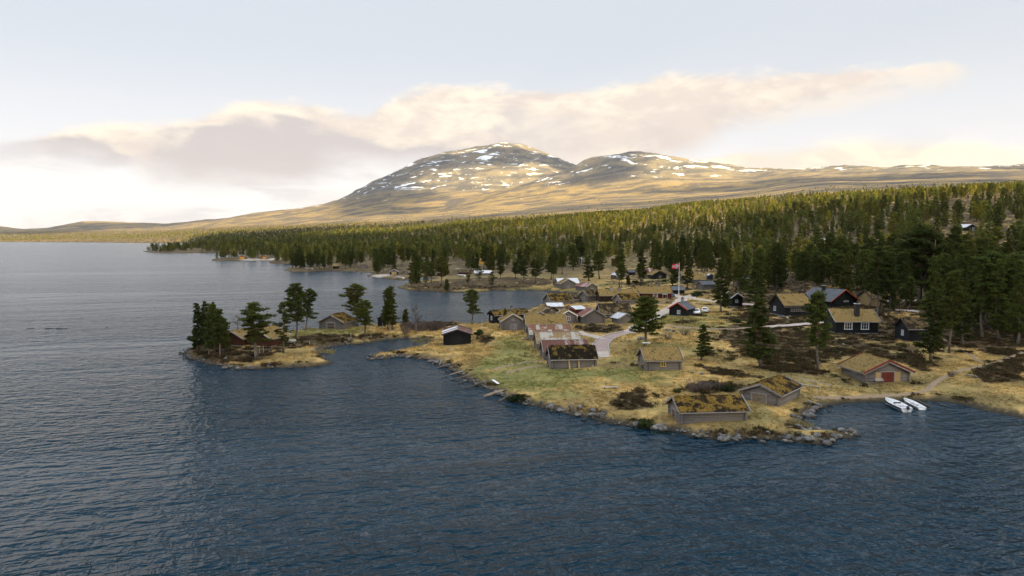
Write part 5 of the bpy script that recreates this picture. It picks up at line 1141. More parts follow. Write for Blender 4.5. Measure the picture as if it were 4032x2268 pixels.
# ---------------------------------------------------------------- pines
def crown_tris(centres, rad, per, size, rs, up=.55, flat=.42, shell=.45):
    """needle sprays: many small slim triangles round each clump centre"""
    C = np.repeat(np.asarray(centres), per, 0); r = np.repeat(np.asarray(rad), per)
    n = len(C)
    p = rs.normal(0, 1, (n, 3)); p /= np.linalg.norm(p, axis=1)[:, None]
    q = p * (rs.uniform(.1, 1, n) ** .6)[:, None]
    P = C + q * np.stack([r, r, r * flat], -1)
    d = p * .9 + rs.normal(0, .5, (n, 3)) + np.array([0, 0, up]); d /= np.linalg.norm(d, axis=1)[:, None]
    out = p + np.array([0, 0, .7])                  # part of the sprays lie flat on the outside of the clump
    k = rs.uniform(0, 1, n) < shell
    tang = np.cross(out, rs.normal(0, 1, (n, 3))); tang /= np.linalg.norm(tang, axis=1)[:, None] + 1e-9
    d = np.where(k[:, None], tang, d)
    s = np.where(k[:, None], np.cross(out, d), np.cross(d, rs.normal(0, 1, (n, 3)))); s /= np.linalg.norm(s, axis=1)[:, None] + 1e-9
    ln = size * rs.uniform(.6, 1.5, n); w = ln * rs.uniform(.22, .42, n)
    V = np.concatenate([P - s * w[:, None], P + s * w[:, None], P + d * ln[:, None]])
    F = np.stack([np.arange(n), np.arange(n) + n, np.arange(n) + 2 * n], -1)
    return V, F

def pine_shape(style, seed, per=26, size=.030, nb=46, clump=.05, shell=.45):
    """a pine of unit height: wood (trunk and limbs) and needle clumps carried on separate boughs"""
    rs = np.random.default_rng(seed)
    base, R0, shp, fill = dict(dense=(.13, .17, 'cone', 1.15), tall=(.30, .155, 'egg', 1.0), wide=(.30, .26, 'open', .80), broad=(.22, .33, 'dome', 1.25), sparse=(.16, .14, 'egg', .55), spruce=(.03, .17, 'cone', .9))[style]
    bend = rs.normal(0, .02, 2)
    ax = lambda t: np.array([bend[0] * math.sin(t * 3.1) + .012 * math.sin(t * 9 + seed), bend[1] * math.sin(t * 2.7), t])
    wood = MB(); tr = .0165 if style not in ('broad', 'wide') else .023
    ts = np.linspace(0, .98, 9)
    wood.tube([ax(t) for t in ts], [max(.003, tr * (1 - t * .84) * (1.4 if t == 0 else 1)) for t in ts], 'bark', 7)
    cen = []; rad = []
    if style == 'broad':            # a second leader
        p2 = [ax(.22), ax(.34) + np.array([.04, .01, 0]), ax(.5) + np.array([.10, .02, 0]), ax(.72) + np.array([.14, .03, 0]), ax(.85) + np.array([.15, .03, 0])]
        wood.tube(p2, [.015, .013, .010, .006, .003], 'bark', 6)
    n = int(nb * fill); gap = rs.uniform(0, 6.28, 3)
    for i in range(n):
        t = base + (1 - base) * ((i + rs.uniform(0, 1)) / n) ** .9
        f = (t - base) / (1 - base)
        if shp == 'cone': prof = (1 - f) ** .62 * (.60 + .40 * min(1, f / .15)) + .05
        elif shp == 'egg': prof = math.sin(math.pi * (f * .82 + .13)) ** .7 * .95 + .08
        elif shp == 'dome': prof = (1 - f ** 2.2) ** .6 * (.75 + .25 * min(1, f / .25)) + .05
        else: prof = math.sin(math.pi * (f * .72 + .22)) ** .55 * (.70 + .30 * math.cos(f * 9 + seed))
        a = i * 2.399 + rs.normal(0, .45)
        k = 1.0
        for gg in gap: k *= 1 - .42 * math.exp(-((((a + f * 2.5 - gg) + math.pi) % (2 * math.pi) - math.pi) / .45) ** 2)
        ln = R0 * prof * rs.uniform(.45, 1.22) * k
        o = ax(t); d = np.array([math.cos(a), math.sin(a), 0])
        rise = rs.uniform(-.10, .30) if shp == 'cone' else rs.uniform(.0, .5)
        tip = o + d * ln + np.array([0, 0, ln * rise])
        mid = o + d * ln * .5 + np.array([0, 0, ln * (rise * .5 - .06)])
        wood.tube([o, mid, tip], [.0048 * (1.25 - f * .7), .003, .0012], 'bark', 4, False)
        m = max(1, int(round(ln / (clump * .85))))
        for j in range(m):
            u = .30 + .70 * (j + 1) / m
            c = o * (1 - u) + tip * u + rs.normal(0, clump * .22, 3)
            cen.append(c); rad.append(clump * rs.uniform(.55, 1.1) * (1.1 if shp in ('dome', 'open') else 1.0) * (1 - .35 * (shp == 'cone') * f))
    for j in range(3):
        cen.append(ax(.93 + .028 * j)); rad.append(clump * (.60 - .14 * j))
    V, F = crown_tris(cen, rad, per, size, rs, shell=shell)
    return wood, V, F

STYLES = ('dense', 'tall', 'wide', 'broad', 'sparse', 'spruce')
WOOD = {}; CROWN = {}
for si, st in enumerate(STYLES):
    for v in range(4 if st in ('dense', 'tall') else 2):
        w, V, F = pine_shape(st, 11 + si * 7 + v, 105, .0165 if st != 'spruce' else .03, 76 if st not in ('broad', 'wide') else 84)
        WOOD.setdefault(st, []).append(w.mesh('trunk', True)); CROWN.setdefault(st, []).append(np_mesh('crown', V, F, 'needles'))
WIDTH0 = dict(dense=.33, tall=.31, wide=.50, broad=.66, sparse=.26, spruce=.32)
def make_pine(x, y, z, H, Wd, style, lean, label, group=None, rs=random):
    o = empty('pine_tree', (x, y, z - .12), rs.uniform(0, 6.28))
    k = Wd / WIDTH0[style]; k = min(max(k, H * .75), H * 1.7)
    o.scale = (k, k, H); 
    if lean: o.rotation_euler = (0, lean, rs.uniform(-.3, .3))
    tag(o, label, 'tree', group)
    v = rs.randrange(len(WOOD[style]))
    link(bpy.data.objects.new('trunk', WOOD[style][v]), o); link(bpy.data.objects.new('crown', CROWN[style][v]), o)
    return o
prs = random.Random(5)
for (x, y, z, H, Wd, st, ln, lab) in PINES:
    make_pine(x, y, gz(x, y), H, Wd, st, ln, lab, None, prs)

# ---------------------------------------------------------------- bare birches
def birch_mesh(seed):
    rs = random.Random(seed); t = MB(); c = MB()
    t.tube([(0, 0, 0), (.01, .01, .3), (-.01, .02, .6), (.01, 0, .98)], [.022, .017, .011, .003], 'birch_bark', 6)
    for i in range(46):
        f = rs.uniform(.28, .97); a = rs.uniform(0, 6.28); ln = .30 * math.sin(math.pi * (f * .75 + .16)) * rs.uniform(.5, 1.1)
        o = Vector((0, .01, f)); d = Vector((math.cos(a), math.sin(a), rs.uniform(.6, 1.3))).normalized()
        tip = o + d * ln; c.tube([o, o + d * ln * .5, tip], [.005, .0035, .001], 'twigs', 3, False)
        for j in range(7):
            p = o + d * ln * rs.uniform(.3, 1); e = (d + Vector((rs.gauss(0, .6), rs.gauss(0, .6), rs.uniform(-.1, .6)))).normalized() * ln * rs.uniform(.25, .5)
            c.tube([p, p + e], [.0028, .0010], 'twigs', 3, False)
    return t.mesh('trunk', True), c.mesh('crown')
BIRCH = [birch_mesh(s) for s in (1, 2, 3)]
for i, (x, y, z, H, Wd, lab) in enumerate(BIRCHES):
    o = empty('birch_tree', (x, y, gz(x, y) - .1), i * 1.3); k = max(Wd / .45, H * .6); o.scale = (k, k, H); tag(o, lab, 'tree')
    a, b = BIRCH[i % 3]; link(bpy.data.objects.new('trunk', a), o); link(bpy.data.objects.new('crown', b), o)

# ---------------------------------------------------------------- forest
def keepout(x, y):
    """open ground: village meadow, heather plain, roads, houses"""
    k = np.ones(x.shape, bool)
    for h in HOUSES:
        k &= np.hypot(x - h[3], y - h[4]) > max(h[7], h[8]) * .62 + 2.0
        D = math.hypot(h[3], h[4])                 # keep the walls in sight from the lake side
        t = (x * h[3] + y * h[4]) / (D * D); off = np.abs(x * h[4] - y * h[3]) / D
        k &= ~((t > 1 - 34. / D) & (t < 1) & (off < h[7] * .55 + 1.5) & (D > 150))
    for kind, pts, w in ROADS: k &= line_dist(pts, x, y) > w + 2.2
    for t in PINES: k &= np.hypot(x - t[0], y - t[1]) > 2.2
    return k
frs = np.random.default_rng(3)
def scatter(n, ylo, yhi, blo=-.80, bhi=.80):
    y = np.sqrt(frs.uniform(ylo ** 2, yhi ** 2, n)); b = frs.uniform(blo, bhi, n)
    return b * y, y
def wood_points(ylo, yhi, dens, blo=-.80, bhi=.80):
    area = (bhi - blo) * (yhi ** 2 - ylo ** 2) / 2
    x, y = scatter(int(area * dens), ylo, yhi, blo, bhi)
    z, sd = ground_z(x, y)
    n = fbm(x / 60., y / 60., 4, 91); line = 104 + 34 * (fbm(x / 260., y / 260., 3, 92) - .5)
    p = np.where(z < line, 1.0, .20 * np.exp(-(z - line) / 40.))
    p = p * np.where(sd > 4, 1, 0) * (.12 + .88 * sstep(.36, .50, n))
    u = frs.uniform(0, 1, len(x))
    k = u < p
    return x[k], y[k], z[k], sd[k]
# open belt between the meadow and the woods
FX, FY, FZ = [], [], []
for (lo, hi, de) in ((130, 300, .0165), (300, 480, .0105), (480, 800, .0088), (800, 1400, .0080), (1400, 2400, .0055), (2400, 4200, .0026), (4200, 8200, .0012)):
    x, y, z, sd = wood_points(lo, hi, de)
    b = x / y
    if lo < 480:
        wood_edge = np.interp(b, [-.5, -.12, -.02, .05, .12, .20, .26, .30, .36, .44, .52, .62, .72, .8], [330, 415, 430, 440, 420, 385, 350, 300, 250, 222, 190, 160, 135, 125])
        wood_edge = wood_edge * (1 + .10 * (fbm(x / 30., y / 30., 3, 94) - .5))
        far_shore = (b < -.13) & (y > 330)
        k = (y > wood_edge) | far_shore | ((y > 235) & (b > .12) & (y > wood_edge - 130) & (frs.uniform(0, 1, len(x)) < .40))
        thin = frs.uniform(0, 1, len(x)) < sstep(-10, 50, y - wood_edge) * .75 + .25
        k &= thin | far_shore
        x, y, z = x[k], y[k], z[k]
    k = keepout(x, y); FX.append(x[k]); FY.append(y[k]); FZ.append(z[k])
FX = np.concatenate(FX); FY = np.concatenate(FY); FZ = np.concatenate(FZ)
order = np.argsort(FY); FX, FY, FZ = FX[order], FY[order], FZ[order]
# the nearest ones are trees of their own
inview = np.abs(FX / FY) < .735
near = np.zeros(len(FX), bool); bq = FX / FY
for sel, q in ((bq > .30, 128), (bq < -.13, 46), ((bq <= .30) & (bq >= -.13), 58)):
    near[np.flatnonzero(inview & sel)[:q]] = True
WOODS = [('two white windows and a black chimney', 'uphill from the white-windowed cottage'), ('half hidden by a tall pine', 'around the half hidden black cottage'), ('bright orange-red bargeboards', 'behind the orange-gabled slate cottage'), ('ladder along its wall', 'behind the ladder cottage'), ('tan log cottage', 'round the tan log cottage'), ('windowless cottage', 'round the windowless black cottage'), ('front barn of two', 'behind the two turf barns'), ('high in the right-hand forest', 'below the white-roofed forest cottage'), ('blue-grey shed', 'beside the gravel road shed')]
for x, y, z in zip(FX[near], FY[near], FZ[near]):
    b = x / y; H = prs.uniform(10.5, 17) * (1.0 if prs.random() > .12 else .55)
    st = prs.choices(('dense', 'tall', 'spruce', 'sparse'), (5, 5, 1, .7))[0]
    if b > .30:
        d_, place = min((math.hypot(x - h[3], y - h[4]), q) for h in HOUSES for k_, q in WOODS if k_ in h[1])
        lab, g = 'dark green pine in the wood ' + place, 'pines of the wood ' + place
        if d_ > 42:
            up = 'above the ladder cottage' if b < .40 else 'above the orange-gabled slate cottage' if b < .50 else 'above the white-windowed cottage' if b < .60 else 'above the footpath junction'
            far_ = 'high on the forested slope ' if y > 260 else 'low on the forested slope '
            lab, g = 'dark green pine ' + far_ + up, 'pines ' + far_ + up
    elif b < -.13: lab, g = ('pine at the shore of the wooded far spits', 'pines at the far spits') if y < 480 else ('pine standing back in the woods of the far spits', 'pines in the far spit woods')
    else: lab, g = ('pine at the forest edge beyond the heather plain', 'pines beyond the heather plain') if b < .06 else ('pine at the forest edge behind the plank shed and turf huts', 'pines behind the turf huts') if b < .18 else ('pine among the gravel roads behind the flagpole', 'pines behind the flagpole')
    make_pine(x, y, z, H, H * prs.uniform(.30, .42), st, 0, lab, g, prs)

def gn_scatter(name, P, rot, scl, variant, protos, kind_label, cat, attrs=None):
    """one object whose points carry instances of the prototype meshes"""
    me = bpy.data.meshes.new(name); me.vertices.add(len(P)); me.vertices.foreach_set('co', np.asarray(P, np.float32).ravel())
    a = me.attributes.new('rotz', 'FLOAT', 'POINT'); a.data.foreach_set('value', np.asarray(rot, np.float32))
    a = me.attributes.new('scl', 'FLOAT_VECTOR', 'POINT'); a.data.foreach_set('vector', np.asarray(scl, np.float32).ravel())
    a = me.attributes.new('var', 'INT', 'POINT'); a.data.foreach_set('value', np.asarray(variant, np.int32))
    if attrs is not None:
        a = me.attributes.new('tint', 'FLOAT_COLOR', 'POINT'); a.data.foreach_set('color', np.concatenate([attrs, np.ones((len(P), 1))], 1).astype(np.float32).ravel())
    me.update()
    o = link(bpy.data.objects.new(name, me))
    coll = bpy.data.collections.new(name + '_forms')
    for i, pm in enumerate(protos):
        coll.objects.link(bpy.data.objects.new('%s_form_%02d' % (name, i), pm))
    ng = bpy.data.node_groups.new(name, 'GeometryNodeTree')
    ng.interface.new_socket('Geometry', in_out='INPUT', socket_type='NodeSocketGeometry'); ng.interface.new_socket('Geometry', in_out='OUTPUT', socket_type='NodeSocketGeometry')
    N = ng.nodes; Lk = ng.links
    gi = N.new('NodeGroupInput'); go = N.new('NodeGroupOutput')
    ci = N.new('GeometryNodeCollectionInfo'); ci.inputs['Collection'].default_value = coll; ci.inputs['Separate Children'].default_value = True; ci.inputs['Reset Children'].default_value = True
    ip = N.new('GeometryNodeInstanceOnPoints'); ip.inputs['Pick Instance'].default_value = True
    def at(nm, dt):
        q = N.new('GeometryNodeInputNamedAttribute'); q.data_type = dt; q.inputs[0].default_value = nm; return q.outputs[0]
    cx = N.new('ShaderNodeCombineXYZ'); Lk.new(at('rotz', 'FLOAT'), cx.inputs[2])
    Lk.new(gi.outputs[0], ip.inputs['Points']); Lk.new(ci.outputs[0], ip.inputs['Instance'])
    Lk.new(at('var', 'INT'), ip.inputs['Instance Index']); Lk.new(cx.outputs[0], ip.inputs['Rotation']); Lk.new(at('scl', 'FLOAT_VECTOR'), ip.inputs['Scale'])
    Lk.new(ip.outputs[0], go.inputs[0])
    md = o.modifiers.new('scatter', 'NODES'); md.node_group = ng
    tag(o, kind_label, cat, kind='stuff')
    return o

def joined_tree(style, seed, per, size, nb, clump):
    w, V, F = pine_shape(style, seed, per, size, nb, clump, .85)
    n0 = len(w.v)
    me = bpy.data.meshes.new('forest_tree')
    me.from_pydata(w.v + [tuple(p) for p in V], [], w.f + [tuple(int(i) + n0 for i in f) for f in F])
    me.materials.append(MATS['bark']); me.materials.append(MATS['needles_far'])
    me.polygons.foreach_set('material_index', np.array([0] * len(w.f) + [1] * len(F), np.int32)); me.update()
    return me
rest = ~near
fx, fy, fz = FX[rest], FY[rest], FZ[rest]
protos = [joined_tree(s, 60 + i, 16, .050, 34, .066) for i, s in enumerate(('dense', 'dense', 'tall', 'dense', 'tall', 'spruce', 'dense', 'wide'))]
n = len(fx); Hh = frs.uniform(7.5, 15.0, n) * np.where(frs.uniform(0, 1, n) < .25, .6, 1) * (1 - .38 * sstep(45, 105, fz)) * np.where(fz > 108, .8, 1); Kk = Hh * frs.uniform(.9, 1.35, n) * np.where(fy > 1400, 1.25, 1)
gn_scatter('forest', np.stack([fx, fy, fz - .2], -1), frs.uniform(0, 6.28, n), np.stack([Kk, Kk, Hh], -1), frs.choice(8, n, p=[.17, .17, .15, .17, .13, .06, .12, .03]), protos, 'endless pine forest covering the slopes behind the village', 'forest')

# ---------------------------------------------------------------- low growth: grass, heather
def tuft_mesh(seed, nb, hgt, spread, mat):
    rs = np.random.default_rng(seed)
    B = np.stack([rs.normal(0, spread, nb), rs.normal(0, spread, nb), np.zeros(nb)], -1)
    a = rs.uniform(0, 6.28, nb); w = .028
    s = np.stack([np.cos(a) * w, np.sin(a) * w, np.zeros(nb)], -1)
    T = B + np.stack([rs.normal(0, hgt * .5, nb), rs.normal(0, hgt * .5, nb), hgt * rs.uniform(.6, 1.2, nb)], -1)
    V = np.concatenate([B - s, B + s, T]); F = np.stack([np.arange(nb), np.arange(nb) + nb, np.arange(nb) + 2 * nb], -1)
    return np_mesh('tuft', V, F, mat)
def bush_mesh(seed, mat, nc=14, per=22, size=.16):
    rs = np.random.default_rng(seed)
    c = np.stack([rs.normal(0, .45, nc), rs.normal(0, .45, nc), rs.uniform(.08, .45, nc)], -1)
    V, F = crown_tris(c, np.full(nc, .32), per, size, rs, .8)
    V[:, 2] = np.maximum(V[:, 2], -.08)
    return np_mesh('bush', V, F, mat)
def clear_of(x, y):
    k = np.ones(x.shape, bool)
    for h in HOUSES:
        if h[4] > 330: continue
        c, s = math.cos(h[6]), math.sin(h[6]); dx, dy = x - h[3], y - h[4]
        k &= ~((np.abs(dx * c + dy * s) < h[7] / 2 + .35) & (np.abs(-dx * s + dy * c) < h[8] / 2 + .35))
    for kind, pts, w in ROADS: k &= line_dist(pts, x, y) > w
    return k
gx, gy = [], []
for lo, hi, de in ((74, 130, 5.2), (130, 200, 2.0), (200, 330, .55)):
    a = 1.55 * (hi ** 2 - lo ** 2) / 2
    x, y = scatter(int(a * de), lo, hi, -.75, .80); gx.append(x); gy.append(y)
gx = np.concatenate(gx); gy = np.concatenate(gy)
gzv, gsd = ground_z(gx, gy)
k = gsd > .9; gx, gy, gzv, gsd = gx[k], gy[k], gzv[k], gsd[k]
k = clear_of(gx, gy); gx, gy, gzv, gsd = gx[k], gy[k], gzv[k], gsd[k]
gcol, ghea = ground_colour(gx, gy, gzv, gsd)
u = frs.uniform(0, 1, len(gx)); patch = fbm(gx / 4., gy / 4., 3, 97)
isg = (ghea < .4) & (u < sstep(.30, .62, patch) * .9 + .06)
m = int(isg.sum()); sc = frs.uniform(.5, 1.25, m)[:, None] * np.array([1., 1., 1.]) * np.where(gy[isg] > 130, 1.7, 1.0)[:, None]
gn_scatter('grass', np.stack([gx, gy, gzv - .02], -1)[isg], frs.uniform(0, 6.28, m), sc, frs.integers(0, 4, m), [tuft_mesh(i, 15, .21, .13, 'grass_blades') for i in range(4)], 'dry straw-coloured grass of the shore meadow', 'grass', np.clip(gcol[isg] * 1.12, 0, .6))
ish = (ghea > .40) & (u < .26 * ghea)
m = int(ish.sum()); sc = frs.uniform(.35, 1.05, m)[:, None] * np.array([1., 1., .8])
gn_scatter('heather', np.stack([gx, gy, gzv - .03], -1)[ish], frs.uniform(0, 6.28, m), sc, frs.integers(0, 5, m), [bush_mesh(20 + i, 'heather' if i < 3 else 'bilberry') for i in range(5)], 'low dark heather and bilberry scrub between the meadows', 'heather')

# ---------------------------------------------------------------- junipers and bare bushes
JUN = [bush_mesh(40 + i, 'juniper', 22, 40, .15) for i in range(3)]
def bare_bush(seed):
    rs = random.Random(seed); c = MB()
    for i in range(70):
        a = rs.uniform(0, 6.28); r = rs.uniform(0, .35); o = Vector((math.cos(a) * r, math.sin(a) * r, 0))
        d = Vector((math.cos(a) * rs.uniform(.1, .7), math.sin(a) * rs.uniform(.1, .7), 1)).normalized(); ln = rs.uniform(.6, 1.1)
        c.tube([o, o + d * ln * .5, o + d * ln], [.010, .007, .002], 'twigs', 3, False)
        for j in range(6):
            p = o + d * ln * rs.uniform(.35, 1); e = (d + Vector((rs.gauss(0, .5), rs.gauss(0, .5), rs.uniform(0, .4)))).normalized() * rs.uniform(.15, .35)
            c.tube([p, p + e], [.006, .002], 'twigs', 3, False)
    return c.mesh('twigs')
BARE = [bare_bush(i) for i in range(3)]
jl = ['juniper at the waterline in front of the low boathouse', 'smaller juniper beside the waterline juniper', 'third juniper of the waterline cluster', 'dark juniper behind the low boathouse roof', 'tiny juniper left of the low boathouse roof', 'juniper beside the black boathouse', 'juniper just behind the one beside the black boathouse', 'round juniper below the plank shed slope', 'small juniper under the thin-trunked pine', 'big spreading juniper beside the gravel road fork', 'juniper leaning on the big spreading one', 'juniper at the foot of the flagpole pine', 'juniper on the stony bank below the long meadow', 'scrubby juniper at the last slipway timber', 'juniper beside the isthmus boathouse wall', 'round juniper on the slope below the small black shed', 'small juniper on the islet behind the shore pine', 'dark juniper under the island cottage eaves', 'juniper between the island cluster and its cottage']
for i, (x, y, z, r) in enumerate(JUNIPERS):
    o = bpy.data.objects.new('juniper_bush', JUN[i % 3]); o.location = (x, y, gz(x, y) - .05); o.scale = (r, r, r * 1.25); o.rotation_euler = (0, 0, i * 2.1); link(o); tag(o, jl[i], 'bush')
bl = ['bare brown bush at the spruce end of the isthmus hedge', 'bare brown bush, second along the isthmus hedge', 'bare brown bush right behind the pale birch', 'bare brown bush in the middle of the isthmus hedge', 'bare brown bush past the middle of the isthmus hedge', 'bare brown bush at the boathouse end of the hedge', 'lone bare bush standing before the isthmus hedge', 'bare scrub behind the black boathouse', 'bare bush behind the mossy boathouse roof, first of three', 'bare bush behind the mossy boathouse roof, middle of three', 'bare bush behind the mossy boathouse roof, last of three', 'reddish bare scrub near the white table', 'reddish bare scrub beside the lone meadow pine', 'dry scrub at the footpath bend']
for i, (x, y, z, r) in enumerate(BAREBUSH):
    o = bpy.data.objects.new('bare_bush', BARE[i % 3]); o.location = (x, y, gz(x, y) - .05); o.scale = (r, r, r * .85); o.rotation_euler = (0, 0, i * 1.7); link(o); tag(o, bl[i], 'bush')

# ---------------------------------------------------------------- paths
def ribbon(name, pts, w, mat, label, kerb=None):
    P = [np.array(p) for p in pts]; L = [0]
    for a, b in zip(P[:-1], P[1:]): L.append(L[-1] + np.linalg.norm(b - a))
    n = max(6, int(L[-1] / .6)); s = np.linspace(0, L[-1], n)
    cx = np.interp(s, L, [p[0] for p in P]); cy = np.interp(s, L, [p[1] for p in P])
    for _ in range(int(4)):                      # round the corners
        cx[1:-1] = (cx[:-2] + cx[1:-1] * 2 + cx[2:]) / 4; cy[1:-1] = (cy[:-2] + cy[1:-1] * 2 + cy[2:]) / 4
    tx = np.gradient(cx); ty = np.gradient(cy); l = np.hypot(tx, ty) + 1e-9; nx, ny = -ty / l, tx / l
    rag = 0 if kerb else .35
    ww = w * (1 + rag * (fbm(s / 1.5, s * 0 + w, 3, 51) - .5) * 2); w2 = w * (1 + rag * (fbm(s / 1.5, s * 0 + w + 9, 3, 52) - .5) * 2)
    k = 7; t = np.linspace(-1, 1, k)
    off = np.where(t[None, :] < 0, t[None, :] * ww[:, None], t[None, :] * w2[:, None])
    X_ = cx[:, None] + nx[:, None] * off; Y_ = cy[:, None] + ny[:, None] * off
    Zg = ground_z(X_.ravel(), Y_.ravel())[0].reshape(X_.shape) + .07 - .09 * (np.abs(t) > .99)[None, :]
    idx = np.arange(n * k).reshape(n, k)
    F = np.stack([idx[:-1, :-1], idx[1:, :-1], idx[1:, 1:], idx[:-1, 1:]], -1).reshape(-1, 4)
    V = np.stack([X_, Y_, Zg], -1).reshape(-1, 3)
    me = np_mesh(name, V, F[:, ::-1], mat, True)
    o = tag(link(bpy.data.objects.new(name, me)), label, 'path', kind='structure')
    if kerb:
        for sg in (0, k - 1):
            m = MB(); q = [Vector((X_[i, sg], Y_[i, sg], Zg[i, 3] + .05)) for i in range(0, n, 2)]
            m.tube(q, .09, kerb, 6); m.build('kerb', o)
    return o
RL = {'setts': ('paved_path', 'setts', 'paved path of pinkish setts curving up to the tin roofed storehouse'), 'gravel': ('gravel_road', 'gravel', 'pale gravel road through the village'), 'trail': ('footpath', 'trail', 'narrow trodden footpath through the grass')}
for kind, pts, w in ROADS:
    nm, mt, lb = RL[kind]
    ribbon(nm, pts, w, mt, lb, 'concrete' if kind == 'setts' else None)

# ---------------------------------------------------------------- boulders
def rock_mesh(seed, sub=2):
    bm = bmesh.new(); bmesh.ops.create_icosphere(bm, subdivisions=sub, radius=1.0)
    rs = np.random.default_rng(seed); f = rs.uniform(.7, 1.3, 3); o = rs.uniform(0, 50, 3)
    cuts = rs.normal(0, 1, (6, 3)); cuts /= np.linalg.norm(cuts, axis=1)[:, None]; dc = rs.uniform(.62, .95, 6)
    for v in bm.verts:
        p = np.array(v.co)
        for c, d_ in zip(cuts, dc):
            e = p @ c - d_
            if e > 0: p = p - c * e * .85
        n = float(fbm(np.array([p[0] * 1.7 + o[0]]), np.array([p[1] * 1.7 + p[2] * 1.3 + o[1]]), 3, seed)[0]) - .5
        p = p * (1 + .35 * n)
        v.co = p * np.array([1.0, f[1] * .9, .62 * f[2]])
    me = bpy.data.meshes.new('boulder'); bm.to_mesh(me); bm.free(); me.materials.append(MATS['boulder'])
    me.polygons.foreach_set('use_smooth', np.zeros(len(me.polygons), bool))
    return me
ROCKS = [rock_mesh(s) for s in range(9)]; PEBB = [rock_mesh(30 + s, 1) for s in range(6)]
bx, by, br = [], [], []
brs = np.random.default_rng(12)
closed = SHORE + SHORE[:1]
for (ax, ay), (cx, cy) in zip(closed[:-1], closed[1:]):
    if max(ay, cy) > 460 or min(ay, cy) < 60 or abs(ax) > 260: continue
    L = math.hypot(cx - ax, cy - ay); mid = ((ax + cx) / 2, (ay + cy) / 2)
    front = mid[1] < 96 and mid[0] > 4 and mid[0] < 48
    spit = mid[0] > 38 and mid[1] < 88
    meadow = -30 < mid[0] < 14 and 88 < mid[1] < 145
    isl = mid[0] < -38 and mid[1] < 150
    cove = mid[0] >= 48 and mid[1] < 110
    pond = -50 < mid[0] < -14 and mid[1] >= 134
    de = 9.5 if spit else 9.0 if front else 7.0 if meadow else 6.5 if isl else .8 if cove else 1.2 if pond else .8 if mid[1] < 260 else .5
    n = brs.poisson(L * de)
    t = brs.uniform(0, 1, n)
    nx, ny = -(cy - ay) / L, (cx - ax) / L
    off = brs.normal(0, .75 if front or spit else .6, n)
    bx += list(ax + (cx - ax) * t + nx * off); by += list(ay + (cy - ay) * t + ny * off)
    big = (.20, .52) if front or spit else (.19, .5) if meadow else (.19, .5) if isl else (.16, .45)
    br += list(np.clip(brs.lognormal(math.log(big[0]), big[1], n), .1, 1.05))
bx, by, br = np.array(bx), np.array(by), np.array(br)
gzb, sdb = ground_z(bx, by)
k = (sdb > -1.6) & (sdb < 2.0); bx, by, br, gzb, sdb = bx[k], by[k], br[k], gzb[k], sdb[k]
size = br / by; order = np.argsort(-size)
big = order[:265]; small = order[265:]
for i in big:
    x, y, r = float(bx[i]), float(by[i]), float(br[i])
    o = bpy.data.objects.new('boulder', ROCKS[int(brs.integers(0, 9))])
    o.location = (x, y, max(float(gzb[i]), -.25) + r * .12); o.scale = (r * brs.uniform(.8, 1.25), r * brs.uniform(.8, 1.2), r * brs.uniform(.8, 1.3)); o.rotation_euler = (brs.normal(0, .2), brs.normal(0, .2), brs.uniform(0, 6.28)); link(o)
    if x < -38: lab, g = 'weathered grey boulder in the stone rim of the island', 'boulders round the island'
    elif y < 96 and x > 36: lab, g = 'grey boulder heaped on the stone breakwater at the end of the point', 'boulders of the breakwater'
    elif y < 96 and x > 18: lab, g = 'rounded grey boulder lining the point directly below the low mossy boathouse', 'boulders below the low boathouse'
    elif y < 96 and x > 4: lab, g = 'dark boulder on the bank between the heather mound and the waterline juniper', 'boulders below the heather mound'
    elif x >= 48: lab, g = 'pale boulder at the edge of the boat cove', 'boulders of the boat cove'
    elif y > 134 and x < -14: lab, g = 'low stone on the spit enclosing the pond', 'stones of the pond spit'
    else: lab, g = 'grey lichen-spotted boulder in the stone bank of the meadow shore', 'boulders along the meadow shore'
    tag(o, lab, 'boulder', g)
m = len(small)
sc = br[small][:, None] * brs.uniform(.8, 1.25, (m, 3)) * np.array([1, 1, 1.1])
gn_scatter('shore_stones', np.stack([bx[small], by[small], np.maximum(gzb[small], -.15) + br[small] * .1], -1), brs.uniform(0, 6.28, m), sc, brs.integers(0, 6, m), PEBB, 'small loose stones washed along the shoreline', 'stones')
sl_ = ['low stone on the meadow right of the yellow-windowed cabin', 'pale flat stone, middle of three on the meadow', 'dark flat stone, last of three on the meadow', 'rounded stone behind the mossy boathouse roof', 'small stone in front of the heather mound', 'dark boulder under the wide-spreading pine', 'flat dark boulder on the slope below the cars', 'pale small stone on the slope below the cars', 'tall stone beside the wide-spreading pine', 'pale slab in the grass below the red house', 'pale stone near the red house porch', 'grey stone beside the red house wall', 'large pale rock beside the footpath bend', 'smaller rock beside the footpath bend', 'white stone on the dark slope', 'white stone by the orange-brown trunk', 'pale boulder on the bank of the boat cove', 'big pale boulder behind the rowing boat', 'boulder next to the slipway timber of the cove', 'small pebbly stone at the cove edge', 'small stone beside the motor boat bow', 'big pale foundation stone under the ladder cottage', 'round stone under the ladder cottage wall', 'grey stone at the ladder cottage corner', 'large flat foundation rock of the long dark house', 'white stone on the isthmus path', 'small stone on the pond bank', 'pale stone by the pond post', 'boulder in the reeds behind the pond', 'large flat rock at the front of the island trees', 'stone on the slope below the white-windowed cottage', 'lower stone on the slope below the white-windowed cottage']
for i, (x, y, z, r) in enumerate(STONES):
    o = bpy.data.objects.new('stone', ROCKS[i % 9]); o.location = (x, y, gz(x, y) + r * .1); o.scale = (r * .62, r * .5, r * .5); o.rotation_euler = (0, 0, i * 1.9); link(o); tag(o, sl_[i], 'stone')
